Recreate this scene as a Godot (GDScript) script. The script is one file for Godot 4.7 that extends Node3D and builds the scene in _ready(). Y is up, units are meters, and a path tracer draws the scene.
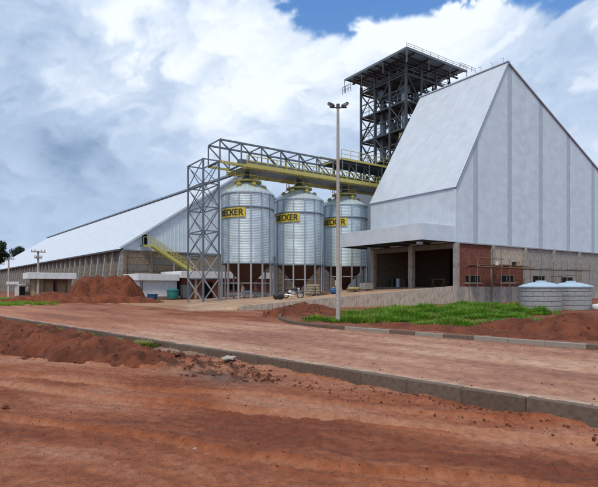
extends Node3D

# ------------------------------------------------------------------ frames
# x = right, z = towards the photographer. The hall stands turned 34.8 degrees, the long warehouse 38.5 degrees.
const HALL_TURN := 0.6074
const HALL_AT := Vector3(14.2, 0, -45.0)
const WARE_TURN := 0.672
const WARE_AT := Vector3(-22.05, 0, -62.0)
const KS := Vector2(-0.7071, -0.7071)   # along the kerb (x, z)
const KN := Vector2(0.7071, -0.7071)    # across the road

var M := {}
var rng := RandomNumberGenerator.new()
var unit_box: BoxMesh
var unit_tube: CylinderMesh
var names := {}
var nz := {}

# ------------------------------------------------------------------ naming
func numbered(called: String) -> String:
	if not names.has(called):
		names[called] = 0
		return called
	names[called] += 1
	return "%s_%03d" % [called, names[called]]

func tag(o: Node, label: String, category := "", group := "", kind := "") -> Node:
	o.set_meta("label", label)
	if category != "": o.set_meta("category", category)
	if group != "": o.set_meta("group", group)
	if kind != "": o.set_meta("kind", kind)
	return o

func thing(called: String, label: String, category: String, at := Vector3.ZERO, turn := 0.0, group := "") -> Node3D:
	var o := Node3D.new()
	o.name = numbered(called)
	add_child(o)
	o.position = at
	o.rotation.y = turn
	tag(o, label, category, group)
	return o

func hall_point(v: float, y: float, u: float) -> Vector3:
	return HALL_AT + Basis(Vector3.UP, HALL_TURN) * Vector3(v, y, -u)

func ware_point(v: float, y: float, u: float) -> Vector3:
	return WARE_AT + Basis(Vector3.UP, WARE_TURN) * Vector3(v, y, -u)

func road_point(s: float, n: float) -> Vector3:
	return Vector3(KS.x * s + KN.x * n, 0, KS.y * s + KN.y * n)

# ------------------------------------------------------------------ mesh helpers
func mb() -> SurfaceTool:
	var st := SurfaceTool.new()
	st.begin(Mesh.PRIMITIVE_TRIANGLES)
	return st

func put(called: String, st: SurfaceTool, m: Material, parent: Node = null) -> MeshInstance3D:
	return putm(called, st.commit(), m, parent)

func putm(called: String, mesh: Mesh, m: Material, parent: Node = null) -> MeshInstance3D:
	var o := MeshInstance3D.new()
	o.mesh = mesh
	o.material_override = m
	if parent == null:
		o.name = numbered(called)
		add_child(o)
	else:
		o.name = called
		parent.add_child(o, true)
	return o

func tri(st: SurfaceTool, a: Vector3, b: Vector3, c: Vector3) -> void:   # counter-clockwise seen from outside
	var n := (b - a).cross(c - a).normalized()
	for p in [a, c, b]:
		st.set_normal(n)
		st.add_vertex(p)

func quad(st: SurfaceTool, a: Vector3, b: Vector3, c: Vector3, d: Vector3) -> void:
	tri(st, a, b, c)
	tri(st, a, c, d)

func quad_out(st: SurfaceTool, a: Vector3, b: Vector3, c: Vector3, d: Vector3, mid: Vector3) -> void:
	if (b - a).cross(c - a).dot((a + c) * 0.5 - mid) < 0.0:
		quad(st, d, c, b, a)
	else:
		quad(st, a, b, c, d)

func box(st: SurfaceTool, mid: Vector3, size: Vector3, bevel := 0.0, basis := Basis.IDENTITY) -> void:
	var h := size * 0.5
	var f := func(sx: float, sy: float, sz: float, ax: int) -> Vector3:
		var k := Vector3(bevel, bevel, bevel)
		k[ax] = 0.0
		return mid + basis * Vector3(sx * (h.x - k.x), sy * (h.y - k.y), sz * (h.z - k.z))
	for s in [-1.0, 1.0]:
		quad_out(st, f.call(s, -1, -1, 0), f.call(s, 1, -1, 0), f.call(s, 1, 1, 0), f.call(s, -1, 1, 0), mid)
		quad_out(st, f.call(-1, s, -1, 1), f.call(1, s, -1, 1), f.call(1, s, 1, 1), f.call(-1, s, 1, 1), mid)
		quad_out(st, f.call(-1, -1, s, 2), f.call(1, -1, s, 2), f.call(1, 1, s, 2), f.call(-1, 1, s, 2), mid)
	if bevel <= 0.0:
		return
	for s in [-1.0, 1.0]:
		for t in [-1.0, 1.0]:
			quad_out(st, f.call(s, t, -1, 0), f.call(s, t, 1, 0), f.call(s, t, 1, 1), f.call(s, t, -1, 1), mid)
			quad_out(st, f.call(s, -1, t, 0), f.call(s, 1, t, 0), f.call(s, 1, t, 2), f.call(s, -1, t, 2), mid)
			quad_out(st, f.call(-1, s, t, 1), f.call(1, s, t, 1), f.call(1, s, t, 2), f.call(-1, s, t, 2), mid)
			for r in [-1.0, 1.0]:
				var a: Vector3 = f.call(s, t, r, 0)
				var b: Vector3 = f.call(s, t, r, 1)
				var c: Vector3 = f.call(s, t, r, 2)
				if (b - a).cross(c - a).dot(a - mid) < 0.0: tri(st, a, c, b)
				else: tri(st, a, b, c)

func bx(called: String, mid: Vector3, size: Vector3, m: Material, parent: Node, bevel := 0.0) -> MeshInstance3D:
	var st := mb()
	box(st, mid, size, bevel)
	return put(called, st, m, parent)

func along(a: Vector3, b: Vector3, w: float, h: float) -> Transform3D:
	var d := b - a
	var y := d.normalized()
	var ref := Vector3.UP if absf(y.y) < 0.95 else Vector3.FORWARD
	var x := y.cross(ref).normalized()
	var z := x.cross(y).normalized()
	return Transform3D(Basis(x * w, d, z * h), (a + b) * 0.5)

# a straight steel or wooden member: shares one box (or tube) mesh
func member(called: String, a: Vector3, b: Vector3, w: float, m: Material, parent: Node, h := -1.0) -> MeshInstance3D:
	var o := putm(called, unit_box, m, parent)
	o.transform = along(a, b, w, w if h < 0.0 else h)
	return o

func rod(called: String, a: Vector3, b: Vector3, r: float, m: Material, parent: Node) -> MeshInstance3D:
	var o := putm(called, unit_tube, m, parent)
	o.transform = along(a, b, r * 2.0, r * 2.0)
	return o

func sbar(st: SurfaceTool, a: Vector3, b: Vector3, w: float, h := -1.0) -> void:
	var t := along(a, b, 1.0, 1.0)
	box(st, t.origin, Vector3(w, (b - a).length(), w if h < 0.0 else h), 0.0, t.basis.orthonormalized())

func tube(st: SurfaceTool, a: Vector3, b: Vector3, ra: float, rb: float, n := 12, caps := true) -> void:
	var t := along(a, b, 1.0, 1.0).basis.orthonormalized()
	for i in n:
		var p := TAU * i / n
		var q := TAU * (i + 1) / n
		var dp := t.x * cos(p) + t.z * sin(p)
		var dq := t.x * cos(q) + t.z * sin(q)
		var v := [a + dp * ra, b + dp * rb, b + dq * rb, a + dq * ra]
		var nn := [dp, dp, dq, dq]
		for k in [0, 2, 1, 0, 3, 2]:
			st.set_normal(nn[k])
			st.add_vertex(v[k])
		if caps:
			if ra > 0.001: tri(st, a, v[0], v[3])
			if rb > 0.001: tri(st, b, v[2], v[1])

# profile: array of Vector2(radius, y), smooth inside, around the y axis
func lathe(st: SurfaceTool, prof: Array, n: int, smooth := true, at := Vector3.ZERO, col = null) -> void:
	for k in prof.size() - 1:
		var a: Vector2 = prof[k]
		var b: Vector2 = prof[k + 1]
		var na := _pn(prof, k, smooth, k)
		var nb := _pn(prof, k + 1, smooth, k)
		for i in n:
			var p := TAU * i / n
			var q := TAU * (i + 1) / n
			var vs := []
			var ns := []
			for e in [[a, na, p], [b, nb, p], [b, nb, q], [a, na, q]]:
				vs.append(at + Vector3(cos(e[2]) * e[0].x, e[0].y, sin(e[2]) * e[0].x))
				ns.append(Vector3(cos(e[2]) * e[1].x, e[1].y, sin(e[2]) * e[1].x))
			if col != null: st.set_color(col.call((p + q) * 0.5, (a.y + b.y) * 0.5))
			for j in [0, 2, 1, 0, 3, 2]:
				st.set_normal(ns[j])
				st.add_vertex(vs[j])

func _pn(prof: Array, k: int, smooth: bool, seg: int) -> Vector2:
	var f := func(i: int) -> Vector2:
		var d: Vector2 = prof[i + 1] - prof[i]
		return Vector2(d.y, -d.x).normalized()
	if not smooth:
		return f.call(seg)
	var n := Vector2.ZERO
	if k > 0: n += f.call(k - 1)
	if k < prof.size() - 1: n += f.call(k)
	return n.normalized()

# ribbed sheet in the plane (o, dx, dy): ribs run along dy. top(x) and bottom(x) give its ends
func ribbed(st: SurfaceTool, o: Vector3, dx: Vector3, dy: Vector3, x0: float, x1: float, bot: Callable, top: Callable, pitch := 0.5, amp := 0.03) -> void:
	var nrm := dx.cross(dy).normalized()
	var xs := [x0]
	var x := ceilf(x0 / pitch - 0.001) * pitch - pitch
	while x < x1 + pitch:
		for e in [0.0, 0.36, 0.44, 0.56, 0.64]:
			var p: float = x + e * pitch
			if p > x0 + 0.005 and p < x1 - 0.005: xs.append(p)
		x += pitch
	xs.append(x1)
	var hgt := func(p: float) -> float:
		var e := fposmod(p / pitch, 1.0)
		return amp * clampf((0.14 - absf(e - 0.5)) / 0.08, 0.0, 1.0)
	for i in xs.size() - 1:
		var p: float = xs[i]
		var q: float = xs[i + 1]
		var np: Vector3 = nrm * hgt.call(p)
		var nq: Vector3 = nrm * hgt.call(q)
		quad(st, o + dx * p + dy * bot.call(p) + np, o + dx * q + dy * bot.call(q) + nq, o + dx * q + dy * top.call(q) + nq, o + dx * p + dy * top.call(p) + np)

func const_of(v: float) -> Callable:
	return func(_x: float) -> float: return v

# ------------------------------------------------------------------ materials
func lin(r: float, g: float, b: float) -> Color:
	return Color(r, g, b).linear_to_srgb()

func noise(sd: int, freq: float, oct := 4, gain := 0.5) -> FastNoiseLite:
	var n := FastNoiseLite.new()
	n.seed = sd
	n.noise_type = FastNoiseLite.TYPE_SIMPLEX_SMOOTH
	n.frequency = freq
	n.fractal_type = FastNoiseLite.FRACTAL_FBM
	n.fractal_octaves = oct
	n.fractal_gain = gain
	return n

func ramp_tex(sd: int, freq: float, stops: Array, oct := 5, size := 512) -> NoiseTexture2D:
	var t := NoiseTexture2D.new()
	t.width = size
	t.height = size
	t.seamless = true
	t.noise = noise(sd, freq, oct)
	var g := Gradient.new()
	g.offsets = PackedFloat32Array(stops.map(func(s): return s[0]))
	g.colors = PackedColorArray(stops.map(func(s): return s[1]))
	t.color_ramp = g
	return t

func height_tex(sd: int, freq: float, oct := 5, size := 512, bump := 6.0) -> NoiseTexture2D:
	var t := NoiseTexture2D.new()
	t.width = size
	t.height = size
	t.seamless = true
	t.noise = noise(sd, freq, oct)
	t.as_normal_map = true
	t.bump_strength = bump
	return t

func mat(key: String, c: Color, rough := 0.8, metal := 0.0, tex: Texture2D = null, tile := 1.0, nrm: Texture2D = null, world := false) -> StandardMaterial3D:
	var m := StandardMaterial3D.new()
	m.resource_name = key
	m.albedo_color = c
	m.roughness = rough
	m.metallic = metal
	if tex:
		m.albedo_texture = tex
	if nrm:
		m.normal_enabled = true
		m.normal_texture = nrm
	if tex or nrm:
		m.uv1_triplanar = true
		m.uv1_world_triplanar = world
		m.uv1_scale = Vector3.ONE / tile
	M[key] = m
	return m

func grey(v: float) -> Color:
	return Color(v, v, v)

func make_materials() -> void:
	var mottled := ramp_tex(11, 0.012, [[0.2, grey(0.72)], [0.5, grey(0.9)], [0.8, grey(1.0)]])
	var faint := ramp_tex(12, 0.01, [[0.25, grey(0.94)], [0.75, grey(1.0)]], 6, 512)
	var streak := ramp_tex(13, 0.02, [[0.12, Color(0.78, 0.74, 0.70)], [0.4, Color(0.91, 0.90, 0.88)], [0.8, Color(1, 1, 1)]], 5)
	var lumpy := height_tex(14, 0.03, 5, 512, 5.0)
	var fine := height_tex(15, 0.09, 4, 512, 3.0)
	# sheet metal
	mat("white_sheet", lin(0.58, 0.65, 0.735), 0.5, 0.05, faint, 7.0, null, true)
	mat("gable_sheet", lin(0.62, 0.73, 0.83), 0.5, 0.05, faint, 7.0, null, true)
	mat("clear_sheet", lin(0.43, 0.52, 0.62), 0.45, 0.0, faint, 3.0)
	mat("galvanised", lin(0.68, 0.82, 0.90), 0.45, 0.35, faint, 1.7)
	M.galvanised.vertex_color_use_as_albedo = true
	mat("galvanised_plain", lin(0.36, 0.45, 0.53), 0.45, 0.45)
	mat("leg_steel", lin(0.36, 0.37, 0.39), 0.5, 0.5)
	mat("tower_steel", lin(0.14, 0.17, 0.20), 0.55, 0.4)
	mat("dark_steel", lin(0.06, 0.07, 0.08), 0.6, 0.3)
	mat("grating", lin(0.08, 0.09, 0.10), 0.7, 0.2)
	mat("roof_dark", lin(0.24, 0.28, 0.33), 0.55, 0.3, faint, 4.0, null, true)
	mat("hopper_rust", lin(0.085, 0.035, 0.024), 0.6, 0.2, mottled, 2.0)
	mat("yellow", lin(0.50, 0.45, 0.13), 0.55, 0.0, faint, 2.0, null, true)
	mat("sign_yellow", lin(0.60, 0.48, 0.05), 0.5)
	mat("letter_black", lin(0.03, 0.03, 0.02), 0.6)
	mat("white_paint", lin(0.72, 0.75, 0.78), 0.7, 0.0, faint, 3.0)
	mat("concrete", lin(0.35, 0.345, 0.335), 0.9, 0.0, streak, 4.0, lumpy)
	mat("concrete_dark", lin(0.20, 0.19, 0.175), 0.92, 0.0, streak, 3.0, lumpy)
	mat("concrete_light", lin(0.50, 0.445, 0.38), 0.9, 0.0, streak, 5.0, lumpy)
	mat("concrete_brown", lin(0.25, 0.195, 0.145), 0.92, 0.0, streak, 3.5, lumpy)
	mat("kerb_concrete", lin(0.155, 0.118, 0.095), 0.95, 0.0, streak, 1.1, fine, true)
	mat("kerb_stained", lin(0.135, 0.098, 0.077), 0.95, 0.0, streak, 0.9, fine, true)
	mat("kerb_flaked", lin(0.32, 0.29, 0.26), 0.95, 0.0, streak, 0.5, fine, true)
	mat("kerb_white", lin(0.50, 0.47, 0.43), 0.95, 0.0, streak, 0.7, fine, true)
	for key in ["concrete", "concrete_dark", "concrete_light", "concrete_brown", "pole_concrete"]:
		if M.has(key):
			M[key].uv1_scale = Vector3(1.0 / 2.6, 1.0 / 9.0, 1.0 / 2.6)   # rain-streaked: long in height
			M[key].normal_scale = 0.35
	mat("brick", lin(0.27, 0.10, 0.065), 0.95, 0.0, brick_texture(), 1.0)
	M.brick.uv1_scale = Vector3.ONE / 1.6
	for key in ["kerb_concrete", "kerb_stained", "kerb_white", "kerb_flaked"]: M[key].normal_scale = 0.3
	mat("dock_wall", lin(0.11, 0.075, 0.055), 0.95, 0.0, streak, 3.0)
	mat("plaster", lin(0.36, 0.27, 0.18), 0.9, 0.0, streak, 3.0)
	mat("wood", lin(0.23, 0.15, 0.09), 0.85, 0.0, streak, 0.6, fine)
	mat("wood_grey", lin(0.26, 0.20, 0.155), 0.9, 0.0, streak, 0.8, fine)
	mat("window_dark", lin(0.010, 0.010, 0.011), 0.35)
	M.window_dark.metallic_specular = 0.15
	mat("black_plastic", lin(0.018, 0.018, 0.02), 0.5)
	mat("rubber", lin(0.02, 0.02, 0.02), 0.85)
	mat("chrome", lin(0.6, 0.6, 0.6), 0.25, 0.9)
	mat("tank_side", lin(0.36, 0.395, 0.43), 0.5, 0.0, streak, 1.8)
	mat("tank_lid", lin(0.42, 0.55, 0.68), 0.45, 0.0, faint, 1.0)
	mat("teal_plastic", lin(0.02, 0.19, 0.19), 0.5)
	mat("blue_plastic", lin(0.02, 0.09, 0.26), 0.5)
	mat("yellow_tarp", lin(0.42, 0.33, 0.13), 0.8, 0.0, mottled, 1.0)
	mat("beige_bag", lin(0.40, 0.34, 0.26), 0.9, 0.0, mottled, 1.2)
	mat("tarp", lin(0.66, 0.60, 0.47), 0.8, 0.0, mottled, 2.0, lumpy)
	mat("pole_concrete", lin(0.40, 0.38, 0.36), 0.9, 0.0, faint, 1.4)
	mat("fixture", lin(0.025, 0.035, 0.045), 0.45, 0.3)
	mat("lens", lin(0.45, 0.47, 0.5), 0.3)
	# soil
	var grain := ramp_tex(21, 0.012, [[0.15, Color(0.74, 0.71, 0.69)], [0.4, Color(0.86, 0.85, 0.84)], [0.6, Color(0.93, 0.92, 0.92)], [0.85, Color(1, 1, 1)]], 8, 1024)
	grain.noise.fractal_gain = 0.74
	var clods := height_tex(22, 0.014, 8, 1024, 14.0)
	clods.noise.fractal_gain = 0.72
	var m := mat("soil", Color.WHITE, 0.96, 0.0, grain, 2.3, clods, true)
	m.vertex_color_use_as_albedo = true
	m.normal_scale = 1.3
	var soft := ramp_tex(23, 0.01, [[0.15, Color(0.76, 0.73, 0.72)], [0.5, Color(0.92, 0.915, 0.91)], [0.85, Color(1, 1, 1)]], 8, 1024)
	soft.noise.fractal_gain = 0.76
	m = mat("road_soil", Color.WHITE, 0.93, 0.0, soft, 3.7, clods, true)
	m.vertex_color_use_as_albedo = true
	m.normal_scale = 0.6
	m = mat("heap_soil", Color.WHITE, 0.97, 0.0, grain, 0.9, clods, true)
	m.vertex_color_use_as_albedo = true
	m.normal_scale = 1.3
	mat("clod", lin(0.14, 0.044, 0.021), 0.97, 0.0, grain, 0.4, null, true)
	mat("stone", lin(0.42, 0.37, 0.32), 0.95, 0.0, mottled, 0.3)
	mat("pale_stone", lin(0.50, 0.45, 0.38), 0.9, 0.0, mottled, 0.3)
	m = mat("grass", Color.WHITE, 0.75)
	m.vertex_color_use_as_albedo = true
	m.backlight_enabled = true
	m.backlight = lin(0.35, 0.5, 0.15)
	mat("bark", lin(0.07, 0.055, 0.045), 0.95)
	m = mat("leaf", Color.WHITE, 0.8)
	m.vertex_color_use_as_albedo = true
	mat("skin", lin(0.30, 0.17, 0.11), 0.6)
	mat("shirt", lin(0.27, 0.27, 0.29), 0.9)
	mat("trousers", lin(0.045, 0.035, 0.03), 0.9)
	mat("hair", lin(0.015, 0.012, 0.01), 0.8)

func brick_texture() -> ImageTexture:
	var n := noise(31, 0.05, 3)
	var im := Image.create(256, 256, false, Image.FORMAT_RGB8)
	var r := RandomNumberGenerator.new()
	r.seed = 5
	im.fill(Color(0.80, 0.86, 0.88))
	for row in 16:
		for k in 9:
			var x := k * 32 + (16 if row % 2 else 0) - 16
			var t := r.randf_range(0.72, 1.0)
			im.fill_rect(Rect2i(x + 1, row * 16 + 1, 30, 14), Color(t, t * r.randf_range(0.9, 1.0), t * 0.95))
	for y in 256:
		for x in 256:
			var c := im.get_pixel(x, y)
			var k := 1.0 - 0.22 * clampf(n.get_noise_2d(x, y) + 0.3, 0, 1)
			im.set_pixel(x, y, Color(c.r * k, c.g * k, c.b * k))
	return ImageTexture.create_from_image(im)

# ------------------------------------------------------------------ sky
func spot(a: float, e: float, a0: float, e0: float, wa: float, we: float) -> float:
	var x := (a - a0) / wa
	var y := (e - e0) / we
	return exp(-(x * x + y * y))

func sky_image() -> ImageTexture:
	var w := 3072
	var h := 1536
	var big := noise(101, 0.55, 5)
	var puff := noise(102, 1.9, 7, 0.55)
	var wisp := noise(103, 3.6, 6, 0.55)
	var data := PackedByteArray()
	data.resize(w * h * 3)
	var top := h / 2 + 8
	for y in top:
		var el := PI * (0.5 - (y + 0.5) / h)
		var ce := cos(el)
		var se := sin(el)
		for x in w:
			var az := TAU * (x + 0.5) / w
			var d := Vector3(sin(az) * ce, maxf(se, 0.0), -cos(az) * ce)
			var k := 1.0 / (d.y + 0.55)
			var p := Vector3(d.x * k, d.y * 0.9, d.z * k) * 1.7
			var b := big.get_noise_3dv(p + Vector3(3.1, 0, 7.7))
			var f := puff.get_noise_3dv(p + Vector3(b, b * 0.6, -b) * 0.4)
			var g := wisp.get_noise_3dv(p * Vector3(1, 1.6, 1) + Vector3(f, f, f) * 0.25)
			# openings of blue between the clouds: one up in front, others around
			var a := wrapf(az, -PI, PI)
			var hole := spot(a, el, 0.22, 0.56, 0.28, 0.09) + 0.8 * spot(a, el, 0.95, 0.8, 0.5, 0.2) + 0.8 * spot(absf(a), el, 2.3, 0.7, 0.5, 0.2)
			var cover := smoothstep(-0.13, 0.03, 0.36 - hole * 0.95 + f * 0.6 + g * 0.3)
			# cloud tone: grey undersides and bright billows
			var calm := 0.35 + 0.65 * smoothstep(0.12, 0.42, el)
			var tone := 0.57 + 0.42 * f * calm + 0.20 * b + 0.32 * g * calm
			tone += -0.30 * spot(a, el, -0.42, 0.25, 0.20, 0.07) - 0.16 * spot(a, el, -0.45, 0.10, 0.30, 0.10) - 0.14 * spot(a, el, -0.52, 0.40, 0.12, 0.08)
			tone += 0.16 * spot(a, el, -0.10, 0.36, 0.34, 0.10) + 0.24 * spot(a, el, -0.33, 0.50, 0.10, 0.07)
			tone += 0.30 * spot(a, el, 0.22, 0.47, 0.36, 0.05) - 0.16 * spot(a, el, 0.50, 0.36, 0.12, 0.08)
			tone = clampf(tone, 0.0, 1.0)
			var c := Color(0.40, 0.49, 0.61).lerp(Color(0.62, 0.69, 0.785), smoothstep(0.0, 0.5, tone)).lerp(Color(0.84, 0.865, 0.90), smoothstep(0.4, 0.95, tone))
			var blue := Color(0.60, 0.70, 0.82).lerp(Color(0.27, 0.44, 0.68), clampf(el / 0.62, 0, 1))
			c = blue.lerp(c, cover)
			var i := (y * w + x) * 3
			data[i] = int(clampf(c.r, 0, 1) * 255.0)
			data[i + 1] = int(clampf(c.g, 0, 1) * 255.0)
			data[i + 2] = int(clampf(c.b, 0, 1) * 255.0)
	for y in range(top, h):
		for x in w:
			var i := (y * w + x) * 3
			data[i] = 120
			data[i + 1] = 95
			data[i + 2] = 85
	return ImageTexture.create_from_image(Image.create_from_data(w, h, false, Image.FORMAT_RGB8, data))

# ------------------------------------------------------------------ terrain
func far_kerb(s: float) -> float:
	var b := 13.95 + 0.03 * maxf(0.0, 8.0 - s)
	if s > 12.0: b += 0.075 * (s - 12.0) * (s - 12.0)
	return b

func rut(n: float, at: float, w: float) -> float:   # a wheel track with pushed-up edges
	var e := (n - at) / w
	return -exp(-e * e) + 0.45 * exp(-(absf(e) - 1.7) * (absf(e) - 1.7) * 2.0)

const TRACKS := [[4.72, 0.14, 0.045], [6.35, 0.14, 0.05], [7.15, 0.15, 0.036], [8.85, 0.15, 0.042]]   # wheel tracks: distance, half width, depth

func track_at(e: float, t: Array) -> float:
	return t[0] + 0.3 * nz.a.get_noise_2d(e * 0.2, floorf(t[0] / 2.5) * 9.0)

func track_pale(e: float, f: float) -> float:   # pressed dry earth in the wheel tracks
	var k := 0.0
	for t in TRACKS:
		k += 0.24 * (1.0 - smoothstep(0.8, 1.2, absf(f - track_at(e, t)) / t[1]))
	return k

func streaks(e: float, f: float) -> float:   # dry pale and moist dark bands, drawn out along the wheel tracks
	return 0.85 * nz.a.get_noise_2d(e * 0.75 + 17.0, f * 2.0) + 0.6 * nz.b.get_noise_2d(e * 0.30 + 5.0, f * 1.1) + 0.28 * nz.c.get_noise_2d(e * 0.4, f * 2.6) + 0.3 * nz.c.get_noise_2d(e * 2.2 + 30.0, f * 4.5)

func ground_y(s: float, n: float) -> float:
	var p := road_point(s, n)
	var y := 0.0
	if n < 7.34:
		var e := p.x * -0.93 - p.z * 0.36
		var f: float = p.x * 0.36 - p.z * 0.93 + 0.35 * nz.a.get_noise_2d(e * 0.25, 8.0) + 0.3 * nz.a.get_noise_2d(e * 0.8, p.z * 0.8) + 0.05 * nz.b.get_noise_2d(e * 1.2, p.z * 1.4)
		var st := streaks(e, f)
		y = -0.2 + 0.05 * nz.a.get_noise_2d(s * 0.5, n) + 0.02 * nz.b.get_noise_2d(e * 0.5, f * 1.5)
		y += 0.012 * nz.c.get_noise_2d(e * 0.6, f * 4.0) + 0.007 * nz.c.get_noise_2d(e * 7.0, f * 9.0)
		for t in TRACKS:
			var e2: float = absf(f - track_at(e, t)) / t[1]
			y -= t[2] * (1.0 - smoothstep(0.75, 1.05, e2))
			y += t[2] * 0.7 * exp(-pow((e2 - 1.35) / 0.3, 2.0)) * (0.7 + nz.c.get_noise_2d(e * 3.0, f * 3.0))
			if e2 < 1.0: y += 0.016 * signf(sin(TAU * (e + absf(f - track_at(e, t)) * 0.6) / 0.19)) * (1.0 - e2)
		y += smoothstep(0.12, 0.4, -st) * 0.035 * maxf(0.0, nz.c.get_noise_2d(s * 4.0, n * 4.0) + 0.2)
		y += smoothstep(6.3, 7.2, n) * (0.03 + 0.10 * clampf(nz.b.get_noise_2d(s * 0.9 + 9.0, n * 0.6) + 0.25, 0.0, 1.0))
		if n > 6.75: y -= 0.05 * smoothstep(6.75, 7.1, n) * smoothstep(9.0, 4.0, s)
		# loosened, lumpy strip of spoil along the kerb
		var deb := smoothstep(5.2, 5.9, n + 0.25 * nz.b.get_noise_2d(s, n)) * smoothstep(6.9, 6.3, n) * smoothstep(6.8, 8.2, s) * smoothstep(13.5, 11.0, s)
		y += deb * (0.04 + 0.20 * maxf(0.0, nz.c.get_noise_2d(s * 1.6, n * 2.4)) + 0.05 * nz.c.get_noise_2d(s * 6.0, n * 7.0))
	elif n < 13.4 and s > -60.0 and s < 150.0:
		y = -0.07
	else:
		y = 0.035 * nz.a.get_noise_2d(s * 0.6, n) + 0.02 * nz.b.get_noise_2d(s, n)
		var d := n - far_kerb(s)
		if s < 20.5:
			var isl := smoothstep(0.1, 0.4, d) * smoothstep(20.5, 18.5, s)
			y += isl * (0.10 + 0.05 * nz.b.get_noise_2d(s * 1.7, n * 1.7))
		if s > 12.0:
			# wheel tracks sweeping from the road towards the silos and the mound
			var e: float = n - 15.5 - 0.12 * (s - 20.0) + nz.a.get_noise_2d(s * 0.1, 5.0) * 1.5
			y += 0.05 * (rut(e, 0.0, 0.3) + rut(e, 1.9, 0.3) + 0.8 * rut(e, 5.0, 0.35) + 0.8 * rut(e, 7.0, 0.35)) * smoothstep(14.0, 19.0, s) * smoothstep(70.0, 45.0, s)
		if d < 0.15 and s < 20.5: y = minf(y, 0.0)
	return y

func road_y(s: float, n: float) -> float:
	var y: float = 0.004 + 0.012 * nz.a.get_noise_2d(s * 0.2, n) + 0.005 * nz.b.get_noise_2d(s * 0.4, n)
	if n < 7.5: y += 0.05 * clampf(nz.b.get_noise_2d(s * 0.7, 3.0) + 0.5 * nz.c.get_noise_2d(s * 2.0, n * 4.0), -0.2, 0.5) * smoothstep(7.5, 7.4, n) - 0.02 * smoothstep(7.38, 7.3, n)
	for t in [8.9, 10.4, 11.6, 13.0]:
		y += 0.022 * rut(n, t + 0.35 * nz.a.get_noise_2d(s * 0.12, t), 0.22)
	return y

func soil_color(s: float, n: float) -> Color:
	var pale := Vector3(0.45, 0.208, 0.125)
	var mid := Vector3(0.345, 0.112, 0.047)
	var dark := Vector3(0.20, 0.052, 0.021)
	var a: float = nz.a.get_noise_2d(s * 0.30 + 17.0, n * 0.9)
	var b: float = nz.b.get_noise_2d(s * 0.22 + 5.0, n * 1.1)
	var c: float = nz.c.get_noise_2d(s * 0.9, n * 2.3)
	var k := a * 0.9 + b * 0.65 + c * 0.35
	var col := mid
	if n < 7.34:
		var p := road_point(s, n)
		var e := p.x * -0.93 - p.z * 0.36
		var f: float = p.x * 0.36 - p.z * 0.93 + 0.35 * nz.a.get_noise_2d(e * 0.25, 8.0) + 0.3 * nz.a.get_noise_2d(e * 0.8, p.z * 0.8) + 0.05 * nz.b.get_noise_2d(e * 1.2, p.z * 1.4)
		var st := streaks(e, f)
		k = st * 0.8 + a * 0.3 + track_pale(e, f) + 0.30 * smoothstep(6.0, 8.0, f + 2.0 * b) * smoothstep(6.8, 5.6, n) - 0.04
		col = mid.lerp(pale, clampf(k * 2.1, 0, 1)).lerp(dark, clampf(-k * 2.3, 0, 1))
		var deb := smoothstep(5.2, 5.9, n + 0.3 * b) * smoothstep(7.2, 6.5, n) * smoothstep(6.0, 8.2, s) * smoothstep(14.5, 11.0, s)
		col = col.lerp(Vector3(0.10, 0.038, 0.022), deb * clampf(0.6 + c * 1.8, 0, 1))
		var grey_patch := smoothstep(5.0, 5.5, n) * smoothstep(6.4, 5.8, n) * smoothstep(6.5, 7.5, s) * smoothstep(10.5, 8.8, s)
		col = col.lerp(Vector3(0.16, 0.125, 0.11), grey_patch * clampf(0.5 + b, 0, 1) * 0.8)
		col = col.lerp(Vector3(0.34, 0.29, 0.23), smoothstep(6.6, 7.1, n) * clampf(0.3 + b * 1.4, 0, 1) * smoothstep(8.0, 12.0, s))
	else:
		var d := n - far_kerb(s)
		k += 0.05
		col = mid.lerp(pale, clampf(k * 1.5, 0, 1)).lerp(dark, clampf(-k * 2.2 + 0.05, 0, 1))
		if s < 20.0 and d > 0.0:
			col = col.lerp(Vector3(0.19, 0.058, 0.027), 0.6)
		var p := road_point(s, n)
		var q := Basis(Vector3.UP, -HALL_TURN) * (p - HALL_AT)
		# pale sand spread before the silos
		var sand := smoothstep(-27.5, -22.0, q.x + 2.0 * a) * smoothstep(-1.0, 1.5, -q.z + 2.0 * b) * smoothstep(30.0, 22.0, -q.z)
		col = col.lerp(Vector3(0.52, 0.33, 0.20), sand * 0.8)
	return Color(col.x, col.y, col.z)

func road_color(s: float, n: float) -> Color:
	var a: float = nz.a.get_noise_2d(s * 0.25 + 70.0, n * 0.9)
	var b: float = nz.b.get_noise_2d(s * 0.16, n * 0.8)
	var c: float = nz.c.get_noise_2d(s * 0.7, n * 1.4)
	var k := a * 0.8 + b * 0.7 + c * 0.3
	var col := Vector3(0.45, 0.235, 0.15).lerp(Vector3(0.58, 0.37, 0.255), clampf(k * 1.8, 0, 1)).lerp(Vector3(0.31, 0.135, 0.088), clampf(-k * 1.7, 0, 1))
	var red := smoothstep(13.0, 22.0, s + 4.0 * a) * 0.75
	col = col.lerp(Vector3(0.35, 0.122, 0.058) * (1.0 + 0.5 * k), red)
	col = col.lerp(Vector3(0.60, 0.45, 0.36), smoothstep(7.75, 7.45, n + 0.2 * c) * 0.6)
	return Color(col.x, col.y, col.z)

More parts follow.
